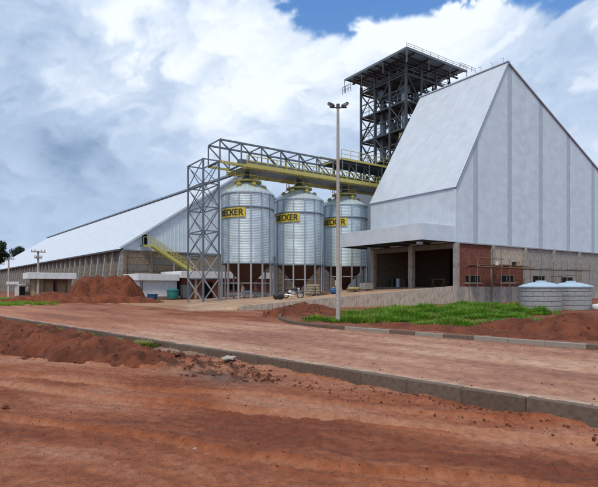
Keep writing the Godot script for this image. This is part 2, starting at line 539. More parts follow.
func sheet(called: String, ss: PackedFloat32Array, ns: PackedFloat32Array, hf: Callable, cf: Callable, m: Material, pf: Callable, parent: Node = null) -> MeshInstance3D:
	var nsn := ns.size()
	var nss := ss.size()
	var v := PackedVector3Array()
	var c := PackedColorArray()
	v.resize(nsn * nss)
	c.resize(nsn * nss)
	for i in nss:
		for j in nsn:
			var p: Vector3 = pf.call(ss[i], ns[j])
			p.y += hf.call(ss[i], ns[j])
			v[i * nsn + j] = p
			c[i * nsn + j] = cf.call(ss[i], ns[j])
	return putm(called, grid_mesh(v, c, nss, nsn), m, parent)

func grid_mesh(v: PackedVector3Array, c: PackedColorArray, ni: int, nj: int) -> ArrayMesh:
	var nn := PackedVector3Array()
	nn.resize(v.size())
	for i in ni:
		for j in nj:
			var a := v[mini(i + 1, ni - 1) * nj + j] - v[maxi(i - 1, 0) * nj + j]
			var b := v[i * nj + mini(j + 1, nj - 1)] - v[i * nj + maxi(j - 1, 0)]
			var n := b.cross(a).normalized()
			nn[i * nj + j] = n if n.y >= 0.0 else -n
	var idx := PackedInt32Array()
	var flip := (v[nj] - v[0]).cross(v[1] - v[0]).y > 0.0
	idx.resize((ni - 1) * (nj - 1) * 6)
	var k := 0
	for i in ni - 1:
		for j in nj - 1:
			var a := i * nj + j
			var b := a + nj
			for e in ([a, a + 1, b, b, a + 1, b + 1] if flip else [a, b, a + 1, b, b + 1, a + 1]):
				idx[k] = e
				k += 1
	var arr := []
	arr.resize(Mesh.ARRAY_MAX)
	arr[Mesh.ARRAY_VERTEX] = v
	arr[Mesh.ARRAY_NORMAL] = nn
	arr[Mesh.ARRAY_COLOR] = c
	arr[Mesh.ARRAY_INDEX] = idx
	var am := ArrayMesh.new()
	am.add_surface_from_arrays(Mesh.PRIMITIVE_TRIANGLES, arr)
	return am

func steps(list: Array) -> PackedFloat32Array:   # [[from, to, step], ...]
	var r := PackedFloat32Array()
	for e in list:
		var n := int(ceil((e[1] - e[0]) / e[2]))
		for i in n:
			r.append(lerpf(e[0], e[1], float(i) / n))
	r.append(list[-1][1])
	return r

func heap(called: String, label: String, at: Vector3, turn: float, peaks: Array, half: Vector2, cell: float, c0: Vector3, c1: Vector3, rough: float, sd: int) -> MeshInstance3D:
	var n := noise(sd, 0.5, 5)
	var xs := steps([[-half.x, half.x, cell]])
	var zs := steps([[-half.y, half.y, cell]])
	var hf := func(x: float, z: float) -> float:
		var w := Vector2(n.get_noise_2d(x * 1.3, z * 1.3), n.get_noise_2d(x * 1.3 + 50.0, z * 1.3)) * 0.5
		var y := -0.25
		var cap := 0.0
		for p in peaks:    # [x, z, rx, rz, h]
			var r := Vector2((x + w.x - p[0]) / p[2], (z + w.y - p[1]) / p[3]).length()
			y = maxf(y, p[4] * (1.0 - pow(r, 1.7)))
		y += rough * (n.get_noise_2d(x * 4.0, z * 4.0) * 0.9 + 0.5 * n.get_noise_2d(x * 11.0, z * 11.0))
		return maxf(y, -0.25)
	var cf := func(x: float, z: float) -> Color:
		var k := clampf(0.5 + n.get_noise_2d(x * 2.0 + 31.0, z * 2.0) * 1.3 + 0.5 * n.get_noise_2d(x * 9.0, z * 9.0), 0, 1)
		var c := c0.lerp(c1, k)
		return Color(c.x, c.y, c.z)
	var o := sheet(called, xs, zs, hf, cf, M.heap_soil, func(x: float, z: float) -> Vector3: return Vector3(x, 0, z))
	o.position = at
	o.rotation.y = turn
	tag(o, label, "mound")
	var xf := []
	var big := half.y * 0.02
	for i in 1400:
		var x := rng.randf_range(-half.x, half.x)
		var z := rng.randf_range(-half.y, half.y)
		var y: float = hf.call(x, z)
		if y < 0.01: continue
		var size := big * (0.25 + 1.6 * pow(rng.randf(), 4.0))
		xf.append(Transform3D(Basis.from_euler(Vector3(rng.randf() * 6.0, rng.randf() * 6.0, rng.randf() * 6.0)) * Basis.from_scale(Vector3.ONE * size), Vector3(x, y + size * 0.1, z)))
	scatter("heap_clods", rock_mesh(510 + sd), M.clod, xf, [], o)
	return o

func rock_mesh(sd: int, rings := 5, seg := 8) -> ArrayMesh:
	var n := noise(sd, 0.9, 3)
	var st := mb()
	st.set_smooth_group(-1)
	var f := func(i: int, j: int) -> Vector3:
		var th := PI * i / rings
		var ph := TAU * (j % seg) / seg
		var d := Vector3(sin(th) * cos(ph), cos(th) * 0.75, sin(th) * sin(ph))
		return d * (0.5 + 0.28 * n.get_noise_3dv(d * 1.6) + 0.12 * n.get_noise_3dv(d * 5.0))
	for i in rings:
		for j in seg:
			var a: Vector3 = f.call(i, j)
			var b: Vector3 = f.call(i + 1, j)
			var c: Vector3 = f.call(i + 1, j + 1)
			var d: Vector3 = f.call(i, j + 1)
			if i > 0: tri(st, a, d, c)
			if i < rings - 1: tri(st, a, c, b)
	return st.commit()

func scatter(called: String, mesh: Mesh, m: Material, xf: Array, cols: Array, parent: Node = null) -> MultiMeshInstance3D:
	var mm := MultiMesh.new()
	mm.transform_format = MultiMesh.TRANSFORM_3D
	mm.use_colors = cols.size() > 0
	mm.mesh = mesh
	mm.instance_count = xf.size()
	for i in xf.size():
		mm.set_instance_transform(i, xf[i])
		if cols.size(): mm.set_instance_color(i, cols[i])
	var o := MultiMeshInstance3D.new()
	o.multimesh = mm
	o.material_override = m
	if parent == null:
		o.name = numbered(called)
		add_child(o)
	else:
		o.name = called
		parent.add_child(o, true)
	o.set_meta("kind", "stuff")
	return o

func tuft_mesh(sd: int, blades: int, spread: float) -> ArrayMesh:
	var r := RandomNumberGenerator.new()
	r.seed = sd
	var st := mb()
	for i in blades:
		var a := r.randf() * TAU
		var root := Vector3(cos(a), 0, sin(a)) * spread * sqrt(r.randf())
		var lean := Vector3(cos(a + r.randf_range(-1, 1)), 0, sin(a + r.randf_range(-1, 1)))
		var h := r.randf_range(0.55, 1.0)
		var w := r.randf_range(0.008, 0.017)
		var side := Vector3(-lean.z, 0, lean.x).rotated(Vector3.UP, r.randf_range(-0.6, 0.6)) * w
		var bend := r.randf_range(0.1, 0.45)
		var t := r.randf_range(0.75, 1.15)
		st.set_color(Color(t, t, t * r.randf_range(0.8, 1.0)))
		var p1 := root + lean * bend * 0.25 * h + Vector3.UP * h * 0.55
		var p2 := root + lean * bend * h + Vector3.UP * h * r.randf_range(0.8, 1.0)
		quad(st, root - side, root + side, p1 + side * 0.8, p1 - side * 0.8)
		tri(st, p1 - side * 0.8, p1 + side * 0.8, p2)
	return st.commit()

# ------------------------------------------------------------------ big hall
func gable_top(x: float) -> float:
	return 10.6 + 13.3 * x / 8.1 if x <= 8.1 else 23.9 - 0.432 * (x - 8.1)

func holed_wall(called: String, x0: float, x1: float, y0: float, y1: float, z: float, th: float, m: Material, parent: Node, hole := Rect2()) -> void:
	var st := mb()
	if hole.size.x <= 0.0:
		box(st, Vector3((x0 + x1) * 0.5, (y0 + y1) * 0.5, z), Vector3(x1 - x0, y1 - y0, th))
	else:
		var a := hole.position
		var b := hole.end
		box(st, Vector3((x0 + a.x) * 0.5, (y0 + y1) * 0.5, z), Vector3(a.x - x0, y1 - y0, th))
		box(st, Vector3((b.x + x1) * 0.5, (y0 + y1) * 0.5, z), Vector3(x1 - b.x, y1 - y0, th))
		box(st, Vector3((a.x + b.x) * 0.5, (y0 + a.y) * 0.5, z), Vector3(b.x - a.x, a.y - y0, th))
		box(st, Vector3((a.x + b.x) * 0.5, (b.y + y1) * 0.5, z), Vector3(b.x - a.x, y1 - b.y, th))
	put(called, st, m, parent)

func window(r: Rect2, z: float, parent: Node, panes := 2) -> void:
	var w := Node3D.new()
	w.name = "window"
	parent.add_child(w, true)
	var st := mb()
	var c := r.get_center()
	box(st, Vector3(c.x, r.position.y + 0.03, z), Vector3(r.size.x - 0.004, 0.06, 0.08))
	box(st, Vector3(c.x, r.end.y - 0.03, z), Vector3(r.size.x - 0.004, 0.06, 0.08))
	for i in panes + 1:
		box(st, Vector3(lerpf(r.position.x + 0.03, r.end.x - 0.03, float(i) / panes), c.y, z + 0.001), Vector3(0.055, r.size.y - 0.125, 0.08))
	put("frame", st, M.concrete_dark, w)
	for i in panes:
		var x := lerpf(r.position.x + 0.03, r.end.x - 0.03, (i + 0.5) / panes)
		bx("pane", Vector3(x, c.y, z - 0.02), Vector3((r.size.x - 0.06) / panes - 0.06, r.size.y - 0.125, 0.012), M.window_dark, w)
	bx("sill", Vector3(c.x, r.position.y - 0.04, z + 0.16), Vector3(r.size.x + 0.2, 0.07, 0.16), M.concrete_light, w)

func build_hall() -> void:
	var h := thing("storage_hall", "tall white metal-clad hall with a steep asymmetric roof on concrete and brick walls", "building", HALL_AT, HALL_TURN)
	var L := 11.1
	var R := 39.1
	var strips := [2.9, 8.45, 14.2, 20.0, 25.8, 31.6, 37.2]
	var x0 := 0.0
	for i in strips.size() + 1:
		var x1: float = strips[i] - 0.36 if i < strips.size() else R
		var st := mb()
		ribbed(st, Vector3(0, 0, 0.06), Vector3.RIGHT, Vector3.UP, x0, x1, const_of(5.6), gable_top, 0.46, 0.005)
		put("wall_panel", st, M.gable_sheet, h)
		if i < strips.size():
			st = mb()
			ribbed(st, Vector3(0, 0, 0.052), Vector3.RIGHT, Vector3.UP, x1 + 0.004, x1 + 0.716, const_of(5.6), gable_top, 0.46, 0.005)
			put("translucent_strip", st, M.clear_sheet, h)
			x0 = x1 + 0.72
	# lap joints of the cladding sheets: a narrow flashing across the gable
	# side wall above the dock
	for i in 4:
		var st := mb()
		ribbed(st, Vector3(-0.06, 0, -L), Vector3.BACK, Vector3.UP, L / 4 * i + 0.003, L / 4 * (i + 1) - 0.003, const_of(5.6), const_of(10.6), 0.46, 0.005)
		put("wall_panel", st, M.white_sheet, h)
	var slope := Vector3(8.1, 13.3, 0)
	var sl := slope.length()
	for i in 5:
		var st := mb()
		ribbed(st, Vector3(-0.12, 10.62, -L - 0.1), Vector3.BACK, slope / sl, 2.28 * i + 0.003, 2.28 * (i + 1) - 0.003, const_of(-0.1), const_of(sl + 0.05), 0.57, 0.005)
		put("roof_panel", st, M.white_sheet, h)
	var eave_r := gable_top(R)
	var slope2 := Vector3(-(R - 8.1), 23.9 - eave_r, 0)
	for i in 5:
		var st := mb()
		ribbed(st, Vector3(R + 0.1, eave_r + 0.05, 0.2), Vector3.FORWARD, slope2.normalized(), 2.28 * i + 0.003, 2.28 * (i + 1) - 0.003, const_of(-0.3), const_of(slope2.length()), 0.57, 0.005)
		put("roof_panel", st, M.white_sheet, h)
	member("rake_trim", Vector3(-0.02, 10.5, 0.17), Vector3(8.1, 23.98, 0.17), 0.08, M.galvanised_plain, h, 0.1)
	member("rake_trim", Vector3(8.13, 23.98, 0.17), Vector3(R, eave_r + 0.08, 0.17), 0.1, M.gable_sheet, h, 0.1)
	member("ridge_cap", Vector3(8.06, 24.03, 0.25), Vector3(8.06, 24.03, -L - 0.2), 0.4, M.white_sheet, h, 0.09)
	member("eave_trim", Vector3(-0.15, 10.56, 0.1), Vector3(-0.15, 10.56, -L - 0.1), 0.1, M.galvanised_plain, h, 0.06)
	member("base_flashing", Vector3(-0.1, 5.57, 0.12), Vector3(R, 5.57, 0.12), 0.1, M.leg_steel, h, 0.12)
	member("corner_trim", Vector3(-0.03, 5.63, 0.04), Vector3(-0.03, 10.4, 0.04), 0.16, M.gable_sheet, h)
	# back and far end
	var st0 := mb()
	ribbed(st0, Vector3(R, 0, -L - 0.02), Vector3.LEFT, Vector3.UP, 0, R, const_of(0.0), func(x: float) -> float: return gable_top(R - x), 0.9, 0.03)
	put("rear_wall", st0, M.gable_sheet, h)
	bx("end_wall", Vector3(R - 0.15, eave_r * 0.5, -L * 0.5), Vector3(0.3, eave_r, L - 0.1), M.gable_sheet, h)
	# concrete frame and infill of the gable
	var cols := []
	for i in 8: cols.append(5.585 * i)
	for i in 8:
		var x: float = cols[i]
		bx("column", Vector3(x + (0.12 if i == 0 else 0.0), 2.76, 0.02), Vector3(0.44, 5.5, 0.42), M.concrete, h, 0.02)
	var holes := [Rect2(1.45, 1.9, 2.3, 0.72), Rect2(6.9, 1.9, 2.4, 0.8), Rect2(12.8, 1.95, 2.4, 0.75), Rect2(18.5, 1.9, 2.7, 0.72)]
	for i in 7:
		var a: float = cols[i] + 0.22 + (0.12 if i == 0 else 0.0)
		var b: float = cols[i + 1] - 0.22
		var z := -0.1
		if i < 2:
			# board-marked base panels, one beside the other
			var n := 5
			for k in n:
				var xa := lerpf(a, b, float(k) / n) + 0.012
				var xb := lerpf(a, b, float(k + 1) / n) - 0.012
				bx("concrete_panel", Vector3((xa + xb) * 0.5, 0.72, z + 0.04 + 0.012 * (k % 2)), Vector3(xb - xa, 1.64, 0.2), M.concrete_light if k % 2 else M.concrete, h, 0.01)
		if i == 0:
			holed_wall("brick_wall", a, b, 1.545, 5.55, z, 0.2, M.brick, h, holes[0])
			window(holes[0], z + 0.06, h, 3)
		elif i == 1:
			holed_wall("brick_wall", a, b, 1.545, 3.72, z, 0.2, M.brick, h, holes[1])
			window(holes[1], z + 0.06, h, 2)
			holed_wall("block_wall", a, b, 3.72, 5.55, z + 0.03, 0.2, M.concrete_light, h)
		else:
			var n := 4
			var has := i < 4
			holed_wall("block_wall", a, b, 0.9 if i < 5 else -0.1, 5.55, z, 0.2, M.concrete, h, holes[i] if has else Rect2())
			if has: window(holes[i], z + 0.06, h, 2)
			if i < 5:
				for k in n:
					var xa := lerpf(a, b, float(k) / n) + 0.012
					var xb := lerpf(a, b, float(k + 1) / n) - 0.012
					bx("concrete_panel", Vector3((xa + xb) * 0.5, 0.38, z + 0.05 + 0.012 * (k % 2)), Vector3(xb - xa, 1.03, 0.2), M.concrete_light if k % 2 else M.concrete, h, 0.01)
	bx("brick_pier", Vector3(cols[1], 2.63, 0.245), Vector3(0.46, 2.16, 0.03), M.brick, h)
	# dock side
	for z in [-5.35, -10.85]:
		bx("column", Vector3(0.14, 3.4, z), Vector3(0.5, 4.3, 0.5), M.concrete_light, h, 0.02)
	bx("lintel", Vector3(0.14, 5.3, -5.5), Vector3(0.4, 0.48, 10.5), M.concrete_dark, h)
	bx("floor_slab", Vector3(R * 0.5, 0.75, -L * 0.5), Vector3(R - 0.5, 1.5, L - 0.5), M.concrete_brown, h)
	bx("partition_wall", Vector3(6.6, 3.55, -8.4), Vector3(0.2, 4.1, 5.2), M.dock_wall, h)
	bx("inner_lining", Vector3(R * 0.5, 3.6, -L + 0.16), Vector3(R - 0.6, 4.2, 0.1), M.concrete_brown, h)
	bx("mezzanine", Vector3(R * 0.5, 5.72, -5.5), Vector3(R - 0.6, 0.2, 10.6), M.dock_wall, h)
	# canopy over the dock
	var c := Node3D.new()
	c.name = "canopy"
	h.add_child(c, true)
	var fs := mb()
	ribbed(fs, Vector3(-4.45, 0, -L), Vector3.BACK, Vector3.UP, 0, L, const_of(5.6), const_of(7.02), 0.46, 0.005)
	put("fascia", fs, M.white_sheet, c)
	fs = mb()
	ribbed(fs, Vector3(-4.45, 0, 0.0), Vector3.RIGHT, Vector3.UP, 0.0, 4.36, const_of(5.6), const_of(7.02), 0.46, 0.005)
	put("fascia", fs, M.gable_sheet, c)
	bx("fascia", Vector3(-2.25, 6.3, -L + 0.02), Vector3(4.3, 1.4, 0.05), M.white_sheet, c)
	bx("top_sheet", Vector3(-2.26, 6.92, -L * 0.5), Vector3(4.28, 0.04, L - 0.06), M.white_sheet, c)
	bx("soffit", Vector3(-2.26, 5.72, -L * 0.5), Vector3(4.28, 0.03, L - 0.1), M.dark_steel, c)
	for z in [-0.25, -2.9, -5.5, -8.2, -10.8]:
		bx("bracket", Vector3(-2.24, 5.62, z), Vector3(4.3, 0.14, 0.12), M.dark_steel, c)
	# safety posts along the ridge
	for k in 3:
		var z := -0.35 - 1.3 * k
		rod("ridge_post", Vector3(8.06, 24.05, z), Vector3(8.06, 24.6, z), 0.025, M.leg_steel, h)
		rod("ridge_hook", Vector3(8.06, 24.58, z), Vector3(8.06, 24.66, z - 0.3), 0.02, M.leg_steel, h)

	# lamps under the canopy
	for e in [[-3.0, 5.42, -8.0, "grey floodlight box under the canopy at its silo end"], [-3.9, 5.42, -0.75, "grey floodlight box under the canopy at its outer corner"]]:
		var f := thing("floodlight", e[3], "lamp", hall_point(e[0], e[1], -e[2]), HALL_TURN, "floodlights under the hall canopy")
		bx("housing", Vector3(0, -0.02, 0), Vector3(0.5, 0.2, 0.34), M.galvanised_plain, f, 0.03)
		bx("lens", Vector3(-0.02, -0.13, 0), Vector3(0.4, 0.02, 0.26), M.lens, f)
		member("bracket", Vector3(0, 0.08, 0), Vector3(0, 0.21, 0), 0.06, M.dark_steel, f)

	# things on the dock
	var t := thing("trestle", "brown wooden trestle standing inside the darker dock bay", "trestle", hall_point(2.6, 1.5, 4.0), HALL_TURN + 0.2)
	bx("top_board", Vector3(0, 0.78, 0), Vector3(0.3, 0.08, 1.5), M.wood, t)
	for z in [-0.6, 0.6]:
		for x in [-1, 1]:
			member("leg", Vector3(x * 0.28, 0, z), Vector3(x * 0.08, 0.75, z), 0.08, M.wood, t)
		member("brace", Vector3(-0.22, 0.25, z), Vector3(0.22, 0.25, z), 0.05, M.wood, t)
	for k in 3:
		var lab: String = ["black steel drum inside the dock bay nearest the silos", "pale grey drum between a black drum and a brown drum in the dock", "brown drum of the dock bay, beside the middle column"][k]
		var d := thing("drum", lab, "drum", hall_point(1.6, 1.5, 9.4 - 0.85 * k), HALL_TURN, "drums on the loading dock")
		var dm: Material = [M.black_plastic, M.galvanised_plain, M.hopper_rust][k]
		var ds := mb()
		lathe(ds, [Vector2(0.0, 0.0), Vector2(0.29, 0.0), Vector2(0.3, 0.02), Vector2(0.29, 0.3), Vector2(0.305, 0.31), Vector2(0.29, 0.33), Vector2(0.29, 0.58), Vector2(0.305, 0.6), Vector2(0.29, 0.62), Vector2(0.29, 0.88), Vector2(0.3, 0.9)], 20, false)
		put("barrel", ds, dm, d)
		ds = mb()
		lathe(ds, [Vector2(0.285, 0.885), Vector2(0.28, 0.875), Vector2(0.0, 0.875)], 20, false)
		put("lid", ds, dm, d)

	# scaffold in front of the brickwork
	var s := thing("scaffold", "thin brown pole scaffold with planks standing against the red brickwork", "scaffold", hall_point(1.2, 0.02, -0.25), HALL_TURN)
	for x in [0.0, 3.6, 5.0, 8.6, 12.2, 14.6, 17.6, 20.6]:
		for z in [0.35, 1.25]:
			rod("standard", Vector3(x, 0, z), Vector3(x, 5.2 if x == 3.6 or x == 12.2 else 4.2, z), 0.03, M.wood_grey, s)
		rod("transom", Vector3(x, 3.42, 0.2), Vector3(x, 3.42, 1.45), 0.035, M.wood_grey, s)
	for z in [0.35, 1.25]:
		rod("ledger", Vector3(-0.3, 3.35, z), Vector3(9.2, 3.3, z), 0.045, M.wood, s)
		rod("ledger", Vector3(8.2, 3.25, z), Vector3(21.0, 3.3, z), 0.03, M.dark_steel, s)
		rod("ledger", Vector3(3.4, 1.9, z), Vector3(6.6, 1.95, z), 0.035, M.wood, s)
		rod("ledger", Vector3(14.0, 2.6, z), Vector3(17.8, 2.75, z), 0.03, M.dark_steel, s)
	rod("guard_rail", Vector3(-0.2, 4.15, 1.25), Vector3(4.0, 4.1, 1.25), 0.035, M.wood, s)
	for k in 4:
		bx("plank", Vector3(1.8 + 0.05 * k, 3.5, 0.42 + 0.24 * k), Vector3(4.2, 0.05, 0.22), M.wood, s)
		bx("plank", Vector3(6.3 - 0.08 * k, 3.51, 0.42 + 0.24 * k), Vector3(4.4, 0.05, 0.22), M.wood, s)
	for e in [[3.6, 3.545, "white mortar bucket on the scaffold planks by the middle column", "white_paint"], [7.1, 3.545, "pale mortar bucket on the scaffold planks below the grey blockwork", "beige_bag"], [6.4, 3.545, "black mortar bucket beside a pale one on the scaffold planks", "black_plastic"]]:
		var b := thing("bucket", e[2], "bucket", hall_point(1.2 + e[0], e[1], -1.05), HALL_TURN)
		var bs := mb()
		lathe(bs, [Vector2(0.0, 0.0), Vector2(0.15, 0.0), Vector2(0.19, 0.36), Vector2(0.205, 0.37), Vector2(0.205, 0.4), Vector2(0.185, 0.4), Vector2(0.15, 0.05), Vector2(0.0, 0.05)], 16, false)
		put("pail", bs, M[e[3]], b)
		bs = mb()
		for k in 8:
			var p := PI * k / 8.0
			var q := PI * (k + 1) / 8.0
			sbar(bs, Vector3(cos(p) * 0.2, 0.38 + 0.05 * sin(p), 0.06 * sin(p) + 0.0), Vector3(cos(q) * 0.2, 0.38 + 0.05 * sin(q), 0.06 * sin(q)), 0.012)
		put("handle", bs, M.dark_steel, b)

# ------------------------------------------------------------------ ramp and platform
func platform_y(v: float, u: float) -> float:
	return maxf(-0.12, 1.55 + 0.06 * minf(v, 0.0) - 0.025 * u)

func build_platform() -> void:
	var grains := noise(61, 0.4, 4)
	var hf := func(v: float, u: float) -> float:
		var y := platform_y(v, u)
		y += 0.03 * grains.get_noise_2d(v, u) + 0.02 * grains.get_noise_2d(v * 3.0, u * 3.0)
		var edge := smoothstep(27.5, 24.0, u) * smoothstep(19.0, 16.0, v)
		edge *= smoothstep(0.0, 2.5, u) if v < -22.2 else 1.0
		return lerpf(-0.3, y, edge)
	var cf := func(v: float, u: float) -> Color:
		var k := clampf(0.5 + grains.get_noise_2d(v * 0.7, u * 0.9) * 1.2, 0, 1)
		var c := Vector3(0.40, 0.25, 0.155).lerp(Vector3(0.56, 0.39, 0.26), k)
		return Color(c.x, c.y, c.z)
	var pf := func(v: float, u: float) -> Vector3: return Vector3(v, 0, -u)
	var o := sheet("sand_platform", steps([[-29.0, -0.02, 0.35]]), steps([[0.02, 28.0, 0.4]]), hf, cf, M.road_soil, pf)
	tag(o, "pale sand ramp rising from the yard to the loading dock", "", "", "structure")
	o.position = HALL_AT
	o.rotation.y = HALL_TURN
	var o2 := sheet("sand_platform", steps([[-0.03, 20.0, 0.5]]), steps([[11.3, 28.0, 0.5]]), hf, cf, M.road_soil, pf)
	tag(o2, "sand yard behind the tall hall under the steel headhouse", "", "", "structure")
	o2.position = HALL_AT
	o2.rotation.y = HALL_TURN
	# retaining wall in cast sections
	var w := thing("retaining_wall", "low pale concrete wall holding up the sand ramp behind the grass", "wall", HALL_AT, HALL_TURN)
	var n := 9
	for i in n:
		var a := -0.12 - 22.0 / n * i
		var b := -0.12 - 22.0 / n * (i + 1) + 0.025
		var st := mb()
		var ya := 1.62 + 0.06 * a
		var yb := 1.62 + 0.06 * b
		var z0 := 0.0
		var z1 := 0.24 + 0.006 * (i % 2)
		var P := [Vector3(b, -0.3, z1), Vector3(a, -0.3, z1), Vector3(a, ya, z1), Vector3(b, yb, z1), Vector3(b, -0.3, z0), Vector3(a, -0.3, z0), Vector3(a, ya, z0), Vector3(b, yb, z0)]
		quad(st, P[0], P[1], P[2], P[3])
		quad(st, P[5], P[4], P[7], P[6])
		quad(st, P[3], P[2], P[6], P[7])
		quad(st, P[1], P[5], P[6], P[2])
		quad(st, P[4], P[0], P[3], P[7])
		put("wall_section", st, M.concrete_light, w)

# ------------------------------------------------------------------ lattice steelwork
func build_tower() -> void:
	var t := thing("lattice_tower", "slender grey lattice tower at the outer end of the conveyor gallery", "tower", hall_point(-18.4, 0.05, 14.0), HALL_TURN)
	var W := 1.6
	var D := 3.64
	var H := 13.45
	var cs := [Vector3(0, 0, 0), Vector3(W, 0, 0), Vector3(W, 0, -D), Vector3(0, 0, -D)]
	for p in cs:
		member("leg", p, p + Vector3.UP * H, 0.15, M.tower_steel, t)
		bx("base_plate", p + Vector3(0, 0.03, 0), Vector3(0.45, 0.06, 0.45), M.concrete_light, t)
	var n := 6
	for k in n:
		var y0 := 0.1 + (H - 0.1) * k / n
		var y1 := 0.1 + (H - 0.1) * (k + 1) / n
		for i in 4:
			var a: Vector3 = cs[i]
			var b: Vector3 = cs[(i + 1) % 4]
			member("horizontal", a + Vector3.UP * (y1 - 0.06), b + Vector3.UP * (y1 - 0.06), 0.1, M.tower_steel, t)
			var m: Material = M.leg_steel if k < 2 else M.tower_steel
			if i % 2 == 0 and k % 2 == 1:
				member("brace", a + Vector3.UP * y0, b + Vector3.UP * y1, 0.065, m, t)
			else:
				member("brace", a + Vector3.UP * y0, b + Vector3.UP * (y1 - 0.05), 0.065, m, t)
				var off := (b - a).cross(Vector3.UP).normalized() * 0.085
				member("brace", b + Vector3.UP * y0 + off, a + Vector3.UP * (y1 - 0.05) + off, 0.065, m, t)

func railing(a: Vector3, b: Vector3, parent: Node, m: Material, every := 1.4, high := 1.05, r := 0.028) -> void:
	var n := maxi(1, int(round((b - a).length() / every)))
	for i in n + 1:
		var p := a.lerp(b, float(i) / n)
		member("rail_post", p, p + Vector3.UP * high, r * 1.8, m, parent)
	for y in [0.5, 1.0]:
		member("rail", a + Vector3.UP * high * y, b + Vector3.UP * high * y, r * 1.7, m, parent)

func build_gallery() -> void:
	var g := thing("conveyor_gallery", "steel box truss conveyor gallery with yellow walkway bridging over the three silos", "gallery", hall_point(-16.7, 13.42, 14.0), HALL_TURN)
	var Lg := 25.2
	var D := 2.6
	var H := 2.1
	var n := 11
	for z in [0.0, -D]:
		member("bottom_chord", Vector3(0, 0, z), Vector3(Lg, 0, z), 0.2, M.yellow, g)
		member("top_chord", Vector3(0, H, z), Vector3(Lg, H, z), 0.16, M.tower_steel, g)
		for i in n + 1:
			var x := Lg * i / n
			member("vertical", Vector3(x, 0.08, z), Vector3(x, H - 0.08, z), 0.11, M.tower_steel, g)
			if i < n:
				var x2 := Lg * (i + 1) / n
				member("diagonal", Vector3(x, H - 0.05, z), Vector3(x2, 0.06, z), 0.1, M.tower_steel, g)
	for i in n + 1:
		var x := Lg * i / n
		member("cross_beam", Vector3(x, H, -0.08), Vector3(x, H, -D + 0.08), 0.1, M.tower_steel, g)
		member("floor_beam", Vector3(x, -0.02, -0.09), Vector3(x, -0.02, -D + 0.09), 0.13, M.dark_steel, g)
		if i < n:
			member("wind_brace", Vector3(x, H - 0.02, -0.1), Vector3(Lg * (i + 1) / n, H - 0.02, -D + 0.1), 0.07, M.tower_steel, g)
	bx("conveyor_casing", Vector3(Lg * 0.5 + 1.3, 0.62, -1.5), Vector3(Lg - 3.0, 0.6, 0.7), M.tower_steel, g)
	# yellow walkway hung on the near side and one along the far side
	for z in [0.5, -D - 0.45]:
		bx("walkway_deck", Vector3(Lg * 0.5 + 1.2, -0.28, z), Vector3(Lg - 2.4, 0.07, 0.8), M.yellow, g)
		bx("kick_plate", Vector3(Lg * 0.5 + 1.2, -0.16, z + 0.41 * signf(z)), Vector3(Lg - 2.4, 0.38, 0.025), M.yellow, g)
		railing(Vector3(2.45, -0.25, z + 0.38 * signf(z)), Vector3(Lg, -0.25, z + 0.38 * signf(z)), g, M.yellow, 1.15, 1.0, 0.04)
		for i in n:
			var x := 2.6 + (Lg - 2.8) * i / (n - 1)
			member("outrigger", Vector3(x, -0.36, -0.1 if z > 0 else -D + 0.1), Vector3(x, -0.36, z + 0.38 * signf(z)), 0.09, M.yellow, g)
	bx("underside_tray", Vector3(Lg * 0.5 + 1.2, -0.22, -D * 0.5), Vector3(Lg - 2.4, 0.05, D - 0.3), M.roof_dark, g)
	# raised drive platform near the headhouse
	bx("drive_platform", Vector3(19.6, H + 0.2, -D * 0.5), Vector3(10.4, 0.08, D + 1.3), M.grating, g)
	bx("platform_edge", Vector3(19.6, H + 0.17, 0.67), Vector3(10.4, 0.24, 0.03), M.yellow, g)
	bx("platform_edge", Vector3(14.38, H + 0.17, -D * 0.5), Vector3(0.03, 0.24, D + 1.3), M.yellow, g)
	railing(Vector3(14.4, H + 0.24, 0.62), Vector3(24.8, H + 0.24, 0.62), g, M.yellow, 1.3, 0.95)
	railing(Vector3(14.4, H + 0.24, -D - 0.62), Vector3(24.8, H + 0.24, -D - 0.62), g, M.yellow, 1.3, 0.95)
	for i in 6:
		var x := 14.5 + 2.0 * i
		member("platform_post", Vector3(x, -0.2, 0.7), Vector3(x, H + 0.1, 0.7), 0.08, M.tower_steel, g)
	bx("drive_motor", Vector3(17.0, H + 0.55, -1.2), Vector3(0.9, 0.6, 0.6), M.yellow, g, 0.05)

